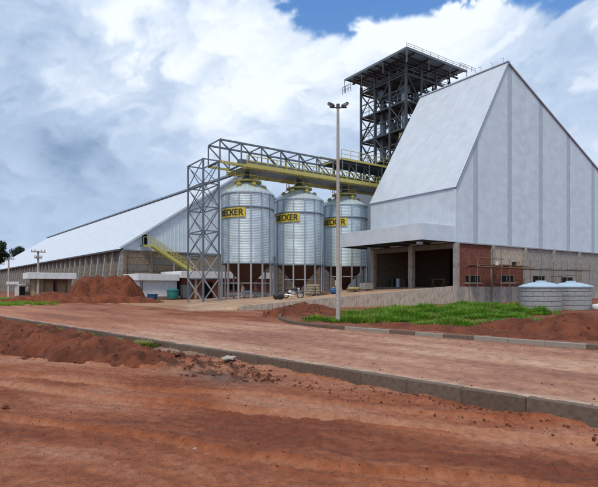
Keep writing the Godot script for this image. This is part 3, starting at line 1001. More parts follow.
func build_headhouse() -> void:
	var yb := platform_y(8.6, 14.0) - 0.03
	var g := thing("steel_headhouse", "dark open steel elevator tower with a flat roof rising behind the white hall", "tower", hall_point(8.6, yb, 14.0), HALL_TURN)
	var S := 8.3
	var H := 28.9 - yb
	var k3 := S / 3.0
	var m: Material = M.dark_steel
	for i in 4:
		for j in 4:
			if i in [1, 2] and j in [1, 2]: continue
			member("column", Vector3(i * k3, 0, -j * k3), Vector3(i * k3, H, -j * k3), 0.24, m, g)
	var lev := 8
	for l in lev:
		var y := 3.35 * (l + 1)
		var y0 := y - 3.35
		for j in 4:
			member("beam", Vector3(0.14, y, -j * k3), Vector3(S - 0.14, y, -j * k3), 0.2, m, g)
			member("beam", Vector3(j * k3, y + 0.003, -0.14), Vector3(j * k3, y + 0.003, -S + 0.14), 0.19, m, g)
		if l > 2:
			member("brace", Vector3(-0.05, y, 0), Vector3(-0.05, y0, -k3), 0.1, m, g)
			member("brace", Vector3(-0.12, y0, -2 * k3), Vector3(-0.12, y, -S), 0.1, m, g)
			member("brace", Vector3(-0.12, y, -2 * k3), Vector3(-0.12, y0, -S), 0.1, m, g)
			member("brace", Vector3(0, y, 0.1), Vector3(k3, y0, 0.1), 0.1, m, g)
			member("brace", Vector3(k3, y0, -k3), Vector3(2 * k3, y, -2 * k3), 0.12, m, g)
			member("brace", Vector3(0.2, y0, -k3), Vector3(S - 0.2, y, -k3), 0.12, m, g)
			member("mid_beam", Vector3(0.0, y0 + 1.7, -0.14), Vector3(0.0, y0 + 1.7, -S + 0.14), 0.12, m, g)
		if true:
			var wd := S * (0.66 if l % 2 else 0.45)
			bx("floor_grating", Vector3(wd * 0.5 + 0.2, y + 0.14, -S * 0.5), Vector3(wd, 0.06, S - 0.3), M.grating, g)
		for f in 3:
			var e := (f + l) % 3
			if e != 1:
				var up := e == 0
				member("brace", Vector3(f * k3, y0 if up else y, 0.05), Vector3((f + 1) * k3, y if up else y0, 0.05), 0.13, m, g)
				member("brace", Vector3(-0.05, y0 if up else y, -f * k3), Vector3(-0.05, y if up else y0, -(f + 1) * k3), 0.13, m, g)
				member("brace", Vector3(S + 0.05, y0 if up else y, -f * k3), Vector3(S + 0.05, y if up else y0, -(f + 1) * k3), 0.13, m, g)
				member("brace", Vector3(f * k3, y0 if up else y, -S - 0.05), Vector3((f + 1) * k3, y if up else y0, -S - 0.05), 0.13, m, g)
		if l > 3:
			railing(Vector3(0.1, y + 0.15, -0.2), Vector3(0.1, y + 0.15, -S + 0.2), g, M.tower_steel, 1.4, 1.05, 0.03)
			railing(Vector3(0.2, y + 0.15, -0.1), Vector3(S - 0.2, y + 0.15, -0.1), g, M.tower_steel, 1.4, 1.05, 0.03)
	# bucket elevator legs, chutes, stairs
	for e in [[2.1, -2.2, "galvanised_plain"], [3.4, -4.6, "tower_steel"], [5.6, -3.4, "dark_steel"], [1.2, -5.2, "tower_steel"]]:
		bx("elevator_leg", Vector3(e[0], H * 0.46, e[1]), Vector3(0.7, H * 0.92, 0.45), M[e[2]], g)
		bx("elevator_head", Vector3(e[0], H * 0.92 + 0.5, e[1]), Vector3(1.3, 1.1, 0.9), M.tower_steel, g, 0.12)
	bx("duct", Vector3(0.55, 18.2, -1.2), Vector3(0.6, 3.2, 0.5), M.yellow, g)
	member("chute", Vector3(0.9, 26.0, -5.6), Vector3(1.2, 16.6, -0.9), 0.5, M.black_plastic, g)
	member("chute", Vector3(3.0, 25.0, -4.4), Vector3(6.5, 18.0, -2.0), 0.4, m, g)
	for l in range(4, 8):
		var y := 3.35 * l + 0.15
		var fl := l % 2 == 0
		for z in [-6.2, -6.9]:
			member("stringer", Vector3(1.0 if fl else 4.4, y, z), Vector3(4.4 if fl else 1.0, y + 3.35, z), 0.18, M.tower_steel, g, 0.06)
		for q in 12:
			var x := lerpf(1.0, 4.4, (q + 0.5) / 12.0)
			if not fl: x = 5.4 - x
			bx("tread", Vector3(x, y + 3.35 * (q + 0.5) / 12.0, -6.55), Vector3(0.24, 0.03, 0.62), M.grating, g)
	# flat roof on hanging posts
	var ry := H + 1.35
	var r := Node3D.new()
	r.name = "roof"
	g.add_child(r, true)
	var lo := -1.55
	var hi := 10.0
	var st := mb()
	ribbed(st, Vector3(lo, ry, -lo), Vector3.RIGHT, Vector3.FORWARD, 0, hi - lo, const_of(0), const_of(hi - lo), 0.4, 0.04)
	put("roof_sheet", st, M.galvanised_plain, r)
	member("fascia", Vector3(lo, ry - 0.12, -lo), Vector3(hi, ry - 0.12, -lo), 0.06, M.tower_steel, r, 0.3)
	member("fascia", Vector3(lo, ry - 0.12, -lo - 0.04), Vector3(lo, ry - 0.12, -hi), 0.06, M.tower_steel, r, 0.3)
	for i in 9:
		var p := lerpf(lo + 0.2, hi - 0.2, i / 8.0)
		member("purlin", Vector3(lo + 0.05, ry - 0.1, -p), Vector3(hi, ry - 0.1, -p), 0.12, m, r)
	for i in 4:
		var p := i * k3
		member("rafter", Vector3(p, ry - 0.3, -lo - 0.1), Vector3(p, ry - 0.3, -hi), 0.2, m, r)
		member("rafter", Vector3(lo + 0.1, ry - 0.5, -p), Vector3(hi, ry - 0.5, -p), 0.18, m, r)
		member("truss_chord", Vector3(p, H - 0.6, 0), Vector3(p, H - 0.6, -S), 0.16, m, r)
		for q in 3:
			member("truss_web", Vector3(p, H - 0.55, -q * k3), Vector3(p, ry - 0.4, -(q + 1) * k3), 0.1, m, r)
			member("truss_web", Vector3(q * k3, H - 0.55, -p), Vector3((q + 1) * k3, ry - 0.6, -p), 0.1, m, r)
		for j in 4:
			if i in [0, 3] or j in [0, 3]:
				member("roof_post", Vector3(p, H, -j * k3), Vector3(p, ry - 0.2, -j * k3), 0.16, m, r)
	for p in [0.0, 0.35, 0.7, 1.0]:
		var q := lerpf(lo, hi, p)
		member("hanger", Vector3(lo + 0.06, ry - 1.8, -q), Vector3(lo + 0.06, ry - 0.2, -q), 0.07, M.tower_steel, r)
		member("hanger", Vector3(q, ry - 1.8, -lo - 0.06), Vector3(q, ry - 0.2, -lo - 0.06), 0.07, M.tower_steel, r)
	railing(Vector3(lo + 0.1, ry + 0.06, -lo - 0.1), Vector3(hi, ry + 0.06, -lo - 0.1), r, M.tower_steel, 1.4, 0.5, 0.02)
	railing(Vector3(lo + 0.05, ry - 1.95, -8.7), Vector3(lo + 0.05, ry - 1.95, -10.4), r, M.tower_steel, 0.6, 1.0, 0.03)
	railing(Vector3(hi - 2.4, ry - 0.4, -lo + 0.7), Vector3(hi + 0.8, ry - 0.4, -lo + 0.7), r, M.tower_steel, 0.9, 0.6, 0.02)
	# clad housing at the foot
	var cl := mb()
	ribbed(cl, Vector3(-0.25, 0, -11.3), Vector3.BACK, Vector3.UP, 0, 11.0, const_of(0), const_of(13.6), 0.5, 0.03)
	ribbed(cl, Vector3(-0.25, 0, -0.3), Vector3.RIGHT, Vector3.UP, 0, 8.0, const_of(0), const_of(13.6), 0.5, 0.03)
	ribbed(cl, Vector3(7.75, 0, -11.3), Vector3.LEFT, Vector3.UP, 0, 8.0, const_of(0), const_of(13.6), 0.5, 0.03)
	put("cladding", cl, M.roof_dark, g)

# ------------------------------------------------------------------ silos
var silo_wall: Mesh
var silo_roof: Mesh
var silo_hopper: Mesh

func make_silo_meshes() -> void:
	var R := 2.58
	var r := RandomNumberGenerator.new()
	r.seed = 77
	var tones := []
	for i in 14 * 8: tones.append(r.randf_range(0.80, 1.0))
	var st := mb()
	var prof := []
	var rows := 262
	for i in rows + 1:
		var y := 7.0 * i / rows
		prof.append(Vector2(R + 0.010 * sin(TAU * y / 0.16), y))
	lathe(st, prof, 84, true, Vector3.ZERO, func(a: float, y: float) -> Color:
		var t: float = tones[int(a / TAU * 14.0) % 14 * 8 + clampi(int(y / 0.9), 0, 7)]
		return Color(t, t, t))
	silo_wall = st.commit()
	st = mb()
	var n := 28
	var f := func(i: int, k: float, lift: float) -> Vector3:
		var a := TAU * i / (n * 2)
		return Vector3(cos(a) * lerpf(R + 0.12, 0.62, k), 1.32 * k + lift, sin(a) * lerpf(R + 0.12, 0.62, k))
	st.set_color(Color(0.9, 0.9, 0.9))
	for i in n * 2:
		var la := 0.05 if i % 2 == 0 else 0.0
		var lb := 0.0 if i % 2 == 0 else 0.05
		quad(st, f.call(i + 1, 0.0, lb), f.call(i, 0.0, la), f.call(i, 1.0, la), f.call(i + 1, 1.0, lb))
	lathe(st, [Vector2(R + 0.02, -0.12), Vector2(R + 0.13, -0.1), Vector2(R + 0.13, 0.03)], 56, false)
	silo_roof = st.commit()
	st = mb()
	lathe(st, [Vector2(0.22, -2.75), Vector2(0.25, -2.5), Vector2(R - 0.12, 0.0)], 28, false)
	silo_hopper = st.commit()

func build_silo(v: float, label: String) -> void:
	var u := 15.5
	var yb := platform_y(v, u) + 0.0
	var s := thing("grain_silo", label, "silo", hall_point(v, yb, u), HALL_TURN, "galvanised hopper silos under the gallery")
	var lo := 3.8 - yb
	var hi := 10.8 - yb
	var w := putm("wall", silo_wall, M.galvanised, s)
	w.position.y = lo
	w.rotation.y = TAU / 14.0 * (3.0 * v)
	w.rotation.y = roundf(w.rotation.y * 14.0 / TAU) * TAU / 14.0
	var hp := putm("hopper", silo_hopper, M.hopper_rust, s)
	hp.position.y = lo + 0.12
	var ro := putm("roof", silo_roof, M.galvanised, s)
	ro.position.y = hi
	var R := 2.62
	for i in 14:
		var a := TAU * (i + 0.35) / 14.0
		var d := Vector3(cos(a), 0, sin(a))
		var g := platform_y(v + d.x * R, u - d.z * R) - yb
		var t := along(Vector3.ZERO, Vector3.UP, 1, 1)
		var l := putm("leg", unit_box, M.leg_steel, s)
		l.transform = Transform3D(Basis(Vector3.UP, -a) * Basis.from_scale(Vector3(0.12, lo - g + 0.3, 0.16)), d * (R + 0.05) + Vector3.UP * ((lo + 0.3 + g) * 0.5))
		var f := putm("stiffener", unit_box, M.galvanised_plain, s)
		f.transform = Transform3D(Basis(Vector3.UP, -a) * Basis.from_scale(Vector3(0.07, hi - lo - 0.35, 0.10)), d * (R + 0.03) + Vector3.UP * ((lo + 0.3 + hi - 0.05) * 0.5))
		bx("foot_plate", d * (R + 0.05) + Vector3(0, g + 0.02, 0), Vector3(0.34, 0.05, 0.34), M.concrete_light, s)
	for y in [lo + 0.02, hi - 1.52]:
		var st := mb()
		lathe(st, [Vector2(R, y - 0.07), Vector2(R + 0.08, y - 0.07), Vector2(R + 0.08, y + 0.05), Vector2(R, y + 0.05)], 56, false)
		put("ring_beam", st, M.tower_steel, s)
	for i in 7:
		var a := TAU * (i + 0.175) / 7.0
		var b := TAU * (i + 1.175) / 7.0
		member("leg_tie", Vector3(cos(a), 0, sin(a)) * 2.5 + Vector3.UP * 1.5, Vector3(cos(b), 0, sin(b)) * 2.5 + Vector3.UP * 1.5, 0.08, M.leg_steel, s)
	# discharge gate and grating under the hopper
	bx("slide_gate", Vector3(0, lo - 2.75, 0), Vector3(0.8, 0.16, 0.6), M.galvanised_plain, s)
	bx("screw_conveyor", Vector3(0, lo - 3.0, 0), Vector3(4.6, 0.28, 0.3), M.leg_steel, s)
	# top: platform ring, rail, inlet, vents
	var top := hi + 1.32
	var st := mb()
	lathe(st, [Vector2(0.62, top - 0.05), Vector2(1.42, top - 0.05), Vector2(1.42, top + 0.09), Vector2(1.36, top + 0.09), Vector2(1.36, top + 0.03), Vector2(0.62, top + 0.03)], 28, false)
	put("platform", st, M.yellow, s)
	st = mb()
	lathe(st, [Vector2(0.62, top - 0.2), Vector2(0.62, top + 0.35), Vector2(0.3, top + 0.6), Vector2(0.27, top + 0.62), Vector2(0.27, 13.2 - yb)], 20, false)
	put("inlet_spout", st, M.tower_steel, s)
	for i in 10:
		var a := TAU * i / 10.0
		var d := Vector3(cos(a) * 1.38, 0, sin(a) * 1.38)
		member("rail_post", d + Vector3.UP * (top + 0.1), d + Vector3.UP * (top + 0.9), 0.032, M.yellow, s)
	for y in [0.48, 0.9]:
		st = mb()
		lathe(st, [Vector2(1.365, top + y - 0.015), Vector2(1.395, top + y - 0.015), Vector2(1.395, top + y + 0.015), Vector2(1.365, top + y + 0.015), Vector2(1.365, top + y - 0.015)], 20, false)
		put("rail", st, M.yellow, s)
	var face := Basis(Vector3.UP, -HALL_TURN) * Vector3(-0.545, 0, 0.838)
	var fa := atan2(face.z, face.x)
	for e in [0.25, 1.15, 2.5, 3.9, 5.2]:
		var a: float = fa - e + 0.1
		var d := Vector3(cos(a), 0, sin(a))
		st = mb()
		var p := d * 1.72 + Vector3.UP * (hi + 0.55)
		tube(st, p, p + Vector3.UP * 0.25, 0.16, 0.16, 12)
		tube(st, p + Vector3.UP * 0.25, p + Vector3.UP * 0.42, 0.27, 0.24, 12)
		tube(st, p + Vector3.UP * 0.42, p + Vector3.UP * 0.54, 0.24, 0.1, 12)
		put("roof_vent", st, M.yellow, s)
	# ladder up the cone
	var la := fa + 0.75
	var ld := Vector3(cos(la), 0, sin(la))
	var side := Vector3(-ld.z, 0, ld.x) * 0.22
	for q in [-1.0, 1.0]:
		member("ladder_rail", ld * 2.7 + Vector3.UP * (hi + 0.12) + side * q, ld * 1.3 + Vector3.UP * (hi + 1.2) + side * q, 0.05, M.yellow, s)
	for q in 6:
		var p := (ld * 2.6 + Vector3.UP * (hi + 0.2)).lerp(ld * 1.35 + Vector3.UP * (hi + 1.15), q / 5.0)
		member("rung", p - side, p + side, 0.035, M.yellow, s)
	# curved name plate with letters
	var sg := Node3D.new()
	sg.name = "name_plate"
	s.add_child(sg, true)
	st = mb()
	var ya := hi - 2.5
	var yc := hi - 1.62
	var nseg := 14
	for i in nseg:
		var a := fa - 0.6 + 1.2 * i / nseg
		var b := fa - 0.6 + 1.2 * (i + 1) / nseg
		var pa := Vector3(cos(a), 0, sin(a))
		var pb := Vector3(cos(b), 0, sin(b))
		var o := 2.72
		quad(st, pb * o + Vector3.UP * ya, pa * o + Vector3.UP * ya, pa * o + Vector3.UP * yc, pb * o + Vector3.UP * yc)
		quad(st, pa * (o - 0.03) + Vector3.UP * ya, pb * (o - 0.03) + Vector3.UP * ya, pb * (o - 0.03) + Vector3.UP * yc, pa * (o - 0.03) + Vector3.UP * yc)
		quad(st, pa * (o - 0.03) + Vector3.UP * yc, pb * (o - 0.03) + Vector3.UP * yc, pb * o + Vector3.UP * yc, pa * o + Vector3.UP * yc)
	put("plate", st, M.sign_yellow, sg)
	var word := "BECKER"
	var font := SystemFont.new()
	font.font_names = PackedStringArray(["Droid Sans"])
	font.font_weight = 700
	for i in word.length():
		var tm := TextMesh.new()
		tm.text = word[i]
		tm.font = font
		tm.font_size = 64
		tm.pixel_size = 0.86 / 64.0
		tm.depth = 0.03
		var a := fa + 0.43 - 0.172 * i
		var d := Vector3(cos(a), 0, sin(a))
		var o := putm("letter", tm, M.letter_black, sg)
		o.transform = Transform3D(Basis(Vector3.UP, atan2(d.x, d.z)), d * 2.738 + Vector3.UP * ((ya + yc) * 0.5))
	return

# ------------------------------------------------------------------ long warehouse
func build_warehouse() -> void:
	var w := thing("grain_warehouse", "long low warehouse with a pale gabled metal roof on ribbed concrete walls", "warehouse", WARE_AT, WARE_TURN)
	var HW := 18.0
	var EH := 6.5
	var AH := 18.5
	var LW := 129.0
	var n := 12
	var dirv := Vector3(HW, AH - EH, 0)
	var sl := dirv.length()
	for i in n:
		var a := LW / n * i
		var b := LW / n * (i + 1)
		var st := mb()
		ribbed(st, Vector3(0, EH, 0.35), Vector3.FORWARD, -dirv / sl, a, b - 0.01, const_of(-sl), const_of(0.7), 1.0, 0.04)
		put("roof_panel", st, M.white_sheet, w)
		st = mb()
		ribbed(st, Vector3(2 * HW, EH, 0.35), Vector3.FORWARD, Vector3(-HW, AH - EH, 0) / sl, a, b - 0.01, const_of(-0.7), const_of(sl), 1.0, 0.04)
		put("roof_panel", st, M.white_sheet, w)
	member("ridge_ventilator", Vector3(HW, AH + 0.1, 0.2), Vector3(HW, AH + 0.1, -LW), 1.1, M.roof_dark, w, 0.26)
	member("eave_gutter", Vector3(-0.62, EH - 0.42, 0.4), Vector3(-0.62, EH - 0.42, -LW), 0.3, M.dark_steel, w, 0.22)
	# gable cladding in bays
	var g := func(x: float) -> float: return EH + (AH - EH) * (1.0 - absf(x - HW) / HW) - 0.02
	for i in 10:
		var st := mb()
		ribbed(st, Vector3(0, 0, 0.06), Vector3.RIGHT, Vector3.UP, 3.6 * i + 0.004, 3.6 * (i + 1) - 0.004, const_of(6.15), g, 0.6, 0.03)
		put("gable_panel", st, M.gable_sheet, w)
	member("rake_trim", Vector3(-0.5, EH - 0.2, 0.38), Vector3(HW, AH + 0.12, 0.38), 0.12, M.white_sheet, w, 0.25)
	member("rake_trim", Vector3(2 * HW + 0.5, EH - 0.2, 0.38), Vector3(HW, AH + 0.12, 0.38), 0.12, M.white_sheet, w, 0.25)
	member("gable_flashing", Vector3(-0.1, 6.13, 0.1), Vector3(2 * HW, 6.13, 0.1), 0.1, M.leg_steel, w, 0.12)
	# precast planks between columns on the gable
	for i in 11:
		bx("column", Vector3(clampf(3.6 * i, 0.2, 2 * HW - 0.2), 3.0, -0.02), Vector3(0.42, 6.2, 0.4), M.concrete_brown, w, 0.02)
	for i in 10:
		for k in 7:
			var y0 := 0.875 * k
			var o := bx("plank", Vector3(3.6 * i + 1.8, y0 + 0.43, -0.1 + 0.02 * sin(i * 3.7 + k * 2.1)), Vector3(3.17, 0.845, 0.2), [M.concrete_brown, M.concrete_dark, M.concrete_brown][(i * 5 + k * 7) % 3], w, 0.02)
	# side wall: pilasters and panels
	var np := 43
	for i in np + 1:
		var z := -3.0 * i
		var st := mb()
		# tapered buttress, thicker at its foot
		var P := [Vector3(-1.05, 0, z + 0.2), Vector3(0, 0, z + 0.2), Vector3(0, EH - 0.4, z + 0.2), Vector3(-0.3, EH - 0.4, z + 0.2)]
		var Q := P.map(func(p): return p - Vector3(0, 0, 0.4))
		quad(st, P[0], P[1], P[2], P[3])
		quad(st, Q[1], Q[0], Q[3], Q[2])
		quad(st, Q[0], P[0], P[3], Q[3])
		quad(st, Q[3], P[3], P[2], Q[2])
		put("buttress", st, M.concrete, w)
		if i < np:
			bx("wall_panel", Vector3(0.1, 3.0, z - 1.5), Vector3(0.2, 6.2, 2.58), [M.concrete_dark, M.concrete_brown][(i * 7) % 3 % 2], w)
	bx("far_wall", Vector3(HW, 3.1, -LW + 0.2), Vector3(2 * HW - 0.5, 6.2, 0.3), M.concrete, w)
	var fg := mb()
	ribbed(fg, Vector3(2 * HW, 0, -LW), Vector3.LEFT, Vector3.UP, 0, 2 * HW, const_of(6.15), g, 1.2, 0.03)
	put("far_gable", fg, M.gable_sheet, w)
	bx("side_wall", Vector3(2 * HW - 0.1, 3.0, -LW * 0.5), Vector3(0.25, 6.2, LW - 1.0), M.concrete, w)
	bx("access_hatch", Vector3(2.75, 7.45, 0.14), Vector3(0.6, 1.5, 0.08), M.window_dark, w)

	# yellow stair up to the hatch
	var s := thing("access_stair", "yellow steel stair climbing the warehouse gable to a small hatch", "stair", ware_point(2.6, 0, -1.1), WARE_TURN)
	var top := Vector3(0.7, 6.75, 0)
	var foot := Vector3(6.3, 3.46, 0)
	bx("landing", Vector3(0.1, 6.7, -0.3), Vector3(1.3, 0.1, 1.3), M.grating, s)
	bx("landing_edge", Vector3(0.1, 6.68, 0.36), Vector3(1.3, 0.26, 0.03), M.yellow, s)
	for z in [-0.42, 0.42]:
		member("stringer", top + Vector3(0, 0, z), foot + Vector3(0, 0, z), 0.06, M.yellow, s, 0.34)
		for y in [0.5, 1.0]:
			member("hand_rail", top + Vector3(0, y, z), foot + Vector3(0, y, z), 0.07, M.yellow, s)
		for k in 7:
			var p := top.lerp(foot, k / 6.0) + Vector3(0, 0, z)
			member("rail_post", p, p + Vector3.UP, 0.06, M.yellow, s)
	for k in 17:
		var p := top.lerp(foot, (k + 0.5) / 17.0)
		bx("tread", p, Vector3(0.3, 0.035, 0.78), M.yellow, s)
	for x in [-0.5, 0.6]:
		member("rail_post", Vector3(x, 6.75, 0.36), Vector3(x, 7.8, 0.36), 0.06, M.yellow, s)
	member("hand_rail", Vector3(-0.53, 7.78, 0.36), Vector3(0.7, 7.78, 0.36), 0.07, M.yellow, s)
	for x in [3.6]:
		var y := lerpf(6.75, 3.46, (x - 0.7) / 5.6) - 0.2
		member("support_post", Vector3(x, 0, 0.2), Vector3(x, y, 0.2), 0.12, M.leg_steel, s)
	for x in [-0.4, 0.6]:
		member("landing_strut", Vector3(x, 6.64, 0.3), Vector3(x, 5.7, -0.75), 0.08, M.leg_steel, s)

func build_sheds() -> void:
	# white flat-roofed shed
	var a := thing("white_shed", "small white flat-roofed shed beside the big red mound, at the warehouse gable", "shed", ware_point(-0.35, 0.0, -6.0), WARE_TURN)
	bx("plinth", Vector3(2.4, 0.18, -2.2), Vector3(5.6, 0.4, 5.0), M.concrete_brown, a, 0.03)
	bx("wall", Vector3(2.55, 1.3, -2.2), Vector3(4.6, 1.9, 4.2), M.white_paint, a)
	bx("roof_parapet", Vector3(2.45, 2.63, -2.1), Vector3(5.1, 0.8, 4.9), M.white_paint, a, 0.03)
	bx("door", Vector3(0.55, 1.28, -0.085), Vector3(0.1, 1.7, 0.06), M.dark_steel, a)
	member("down_pipe", Vector3(0.35, 0.4, -0.02), Vector3(0.35, 2.2, -0.02), 0.09, M.leg_steel, a)
	# brick shed with a white parapet
	var b := thing("brick_shed", "low red brick shed with white parapet behind the lattice tower", "shed", ware_point(4.85, 0.0, -6.0), WARE_TURN)
	bx("wall", Vector3(7.0, 1.3, -2.3), Vector3(13.2, 2.55, 4.2), M.brick, b)
	bx("roof_parapet", Vector3(7.0, 3.0, -2.75), Vector3(14.0, 0.85, 6.2), M.white_paint, b, 0.03)
	for x in [2.2, 5.6, 9.0]:
		bx("column", Vector3(x, 1.3, -0.14), Vector3(0.3, 2.56, 0.2), M.concrete_light, b)
	bx("door", Vector3(3.9, 1.05, -0.17), Vector3(1.3, 2.05, 0.06), M.window_dark, b)
	bx("wall_opening", Vector3(7.3, 1.55, -0.17), Vector3(1.6, 0.9, 0.06), M.window_dark, b)
	# plastic things before the sheds
	var t := thing("water_box", "teal plastic water box lying before the white shed", "water tank", ware_point(3.4, 0.12, -7.2), WARE_TURN)
	var st := mb()
	lathe(st, [Vector2(0.0, 0.0), Vector2(0.6, 0.0), Vector2(0.64, 0.3), Vector2(0.66, 0.32), Vector2(0.66, 0.38), Vector2(0.69, 0.9), Vector2(0.74, 0.92), Vector2(0.74, 1.0)], 24, false)
	put("tub", st, M.teal_plastic, t)
	st = mb()
	lathe(st, [Vector2(0.75, 0.99), Vector2(0.74, 1.05), Vector2(0.1, 1.16), Vector2(0.0, 1.16)], 24, false)
	put("lid", st, M.teal_plastic, t)
	var q := thing("blue_tub", "blue plastic tub on the ground before the white shed wall", "tub", ware_point(1.0, 0.12, -7.0), WARE_TURN)
	st = mb()
	lathe(st, [Vector2(0.0, 0.0), Vector2(0.5, 0.0), Vector2(0.58, 0.5), Vector2(0.62, 0.5), Vector2(0.62, 0.55), Vector2(0.55, 0.55), Vector2(0.48, 0.06), Vector2(0.0, 0.06)], 24, false)
	put("bowl", st, M.blue_plastic, q)
	st = mb()
	for k in [-1.0, 1.0]:
		box(st, Vector3(0.6 * k, 0.46, 0), Vector3(0.1, 0.04, 0.22))
	put("handle", st, M.blue_plastic, q)
	var c := thing("steel_cabinet", "dark grey steel cabinet standing beside the teal water box", "cabinet", ware_point(5.2, 0.05, -7.0), WARE_TURN)
	bx("case", Vector3(0, 0.85, 0), Vector3(1.2, 1.6, 0.6), M.dark_steel, c, 0.02)
	for k in [-1.0, 1.0]:
		bx("door", Vector3(0.29 * k, 0.87, 0.31), Vector3(0.55, 1.5, 0.03), M.tower_steel, c, 0.01)
		bx("handle", Vector3(0.06 * k, 0.9, 0.34), Vector3(0.03, 0.2, 0.03), M.chrome, c)
	bx("base", Vector3(0, 0.03, 0), Vector3(1.1, 0.06, 0.5), M.black_plastic, c)

	# gatehouse on the far left
	var g := thing("gatehouse", "small brown gatehouse with a wide white roof slab left of the red mound", "shed", Vector3(-31.2, 0.0, -57.0), HALL_TURN)
	bx("roof_slab", Vector3(2.5, 2.78, -2.0), Vector3(5.2, 0.74, 5.0), M.white_paint, g, 0.03)
	bx("wall", Vector3(1.15, 1.2, -2.0), Vector3(0.95, 2.4, 3.6), M.plaster, g)
	bx("wall", Vector3(4.45, 1.2, -2.0), Vector3(0.45, 2.4, 3.6), M.plaster, g)
	bx("back_wall", Vector3(2.6, 1.2, -3.9), Vector3(4.0, 2.4, 0.15), M.concrete_brown, g)
	bx("column", Vector3(2.95, 1.2, -0.3), Vector3(0.2, 2.4, 0.2), M.hopper_rust, g)
	bx("door", Vector3(2.25, 1.0, -0.7), Vector3(1.0, 2.0, 0.06), M.plaster, g)
	bx("door", Vector3(3.65, 1.0, -0.7), Vector3(1.05, 2.0, 0.06), M.plaster, g)
	bx("lintel", Vector3(2.95, 2.2, -0.7), Vector3(2.5, 0.36, 0.1), M.concrete_brown, g)

	# tarpaulin shelter beside it
	var h := thing("tarp_shelter", "cream tarpaulin shelter on pale posts beside the gatehouse", "shelter", Vector3(-34.6, 0.0, -61.0), HALL_TURN)
	var v := PackedVector3Array()
	var cc := PackedColorArray()
	var ln := noise(88, 0.8, 3)
	for i in 15:
		for j in 9:
			var x := 2.2 * i / 14.0
			var z := -1.8 * j / 8.0
			v.append(Vector3(x, 1.45 + 0.42 * sqrt(sin(PI * clampf(i / 14.0 * 0.86 + 0.12, 0, 1))) + 0.1 * ln.get_noise_2d(x * 2, z * 2), z))
			cc.append(Color.WHITE)
	putm("tarpaulin", grid_mesh(v, cc, 15, 9), M.tarp, h)
	bx("side_sheet", Vector3(0.02, 0.8, -0.9), Vector3(0.03, 1.5, 1.7), M.tarp, h)
	bx("side_sheet", Vector3(2.18, 0.8, -0.9), Vector3(0.03, 1.6, 1.7), M.tarp, h)
	bx("back_sheet", Vector3(1.1, 0.8, -1.78), Vector3(2.1, 1.5, 0.03), M.dark_steel, h)
	for x in [0.06, 1.0, 2.14]:
		member("post", Vector3(x, 0, -0.05), Vector3(x, 1.62, -0.05), 0.1, M.white_paint, h)
		member("post", Vector3(x, 0, -1.7), Vector3(x, 1.6, -1.7), 0.1, M.white_paint, h)
	# white booth
	var k := thing("white_canopy", "little white canopy on thin posts left of the cream tarpaulin", "canopy", Vector3(-38.8, 0.0, -66.0), HALL_TURN)
	bx("top", Vector3(0.6, 1.95, -0.5), Vector3(1.4, 0.4, 1.2), M.white_paint, k, 0.05)
	for x in [0.05, 1.15]:
		for z in [-0.95, -0.05]:
			member("post", Vector3(x, 0, z), Vector3(x, 1.8, z), 0.1, M.white_paint, k)
	bx("panel", Vector3(1.0, 1.0, -0.08), Vector3(0.4, 1.5, 0.04), M.white_paint, k)
	# boundary wall
	var bw := thing("boundary_wall", "pale low boundary wall at the far left edge under the warehouse", "wall", Vector3(-41.0, 0, -66.0), HALL_TURN + 0.45)
	for i in 6:
		bx("wall_section", Vector3(-1.3 - 2.6 * i, 0.85, 0), Vector3(2.5, 1.8, 0.14), M.white_paint, bw)
		bx("pier", Vector3(-2.6 * i, 0.92, 0), Vector3(0.24, 1.95, 0.24), M.concrete_light, bw)

# ------------------------------------------------------------------ poles, tanks
func build_lamp_post() -> void:
	var at := Vector3(1.6, 0.08, -20.3)
	var p := thing("street_lamp", "tall slim concrete lamp post with two dark heads at the grassy kerb", "street lamp", at)
	var st := mb()
	tube(st, Vector3(0, -0.1, 0), Vector3(0, 8.9, 0), 0.095, 0.055, 14)
	put("pole", st, M.pole_concrete, p)
	st = mb()
	tube(st, Vector3(-0.3, 8.84, 0), Vector3(0.36, 8.84, 0.0), 0.03, 0.03, 8)
	tube(st, Vector3(0, 8.8, 0), Vector3(0, 8.98, 0), 0.075, 0.07, 10)
	put("cross_arm", st, M.dark_steel, p)
	for k in [-1.0, 1.0]:
		var h := Node3D.new()
		h.name = "lamp_head"
		p.add_child(h, true)
		h.position = Vector3(0.28 * k, 8.95, 0)
		h.rotation.z = 0.42 * k
		st = mb()
		var prof := [[-0.15, 0.05, 0.035], [-0.08, 0.085, 0.055], [0.08, 0.095, 0.06], [0.16, 0.06, 0.045]]
		for i in 3:
			var a: Array = prof[i]
			var b: Array = prof[i + 1]
			var x0: float = a[0] * k
			var x1: float = b[0] * k
			var c := Vector3((x0 + x1) * 0.5, 0, 0)
			var A := [Vector3(x0, -0.03, -a[1]), Vector3(x0, -0.03, a[1]), Vector3(x0, a[2], a[1] * 0.7), Vector3(x0, a[2], -a[1] * 0.7)]
			var B := [Vector3(x1, -0.03, -b[1]), Vector3(x1, -0.03, b[1]), Vector3(x1, b[2], b[1] * 0.7), Vector3(x1, b[2], -b[1] * 0.7)]
			for e in 4:
				quad_out(st, A[e], A[(e + 1) % 4], B[(e + 1) % 4], B[e], c)
			if i == 0: quad_out(st, A[0], A[1], A[2], A[3], c)
			if i == 2: quad_out(st, B[0], B[1], B[2], B[3], c)
		put("housing", st, M.fixture, h)
		bx("lens", Vector3(0.02 * k, -0.04, 0), Vector3(0.2, 0.016, 0.13), M.lens, h)
		rod("stem", Vector3(0.0, -0.13, 0), Vector3(0, -0.03, 0), 0.025, M.dark_steel, h)

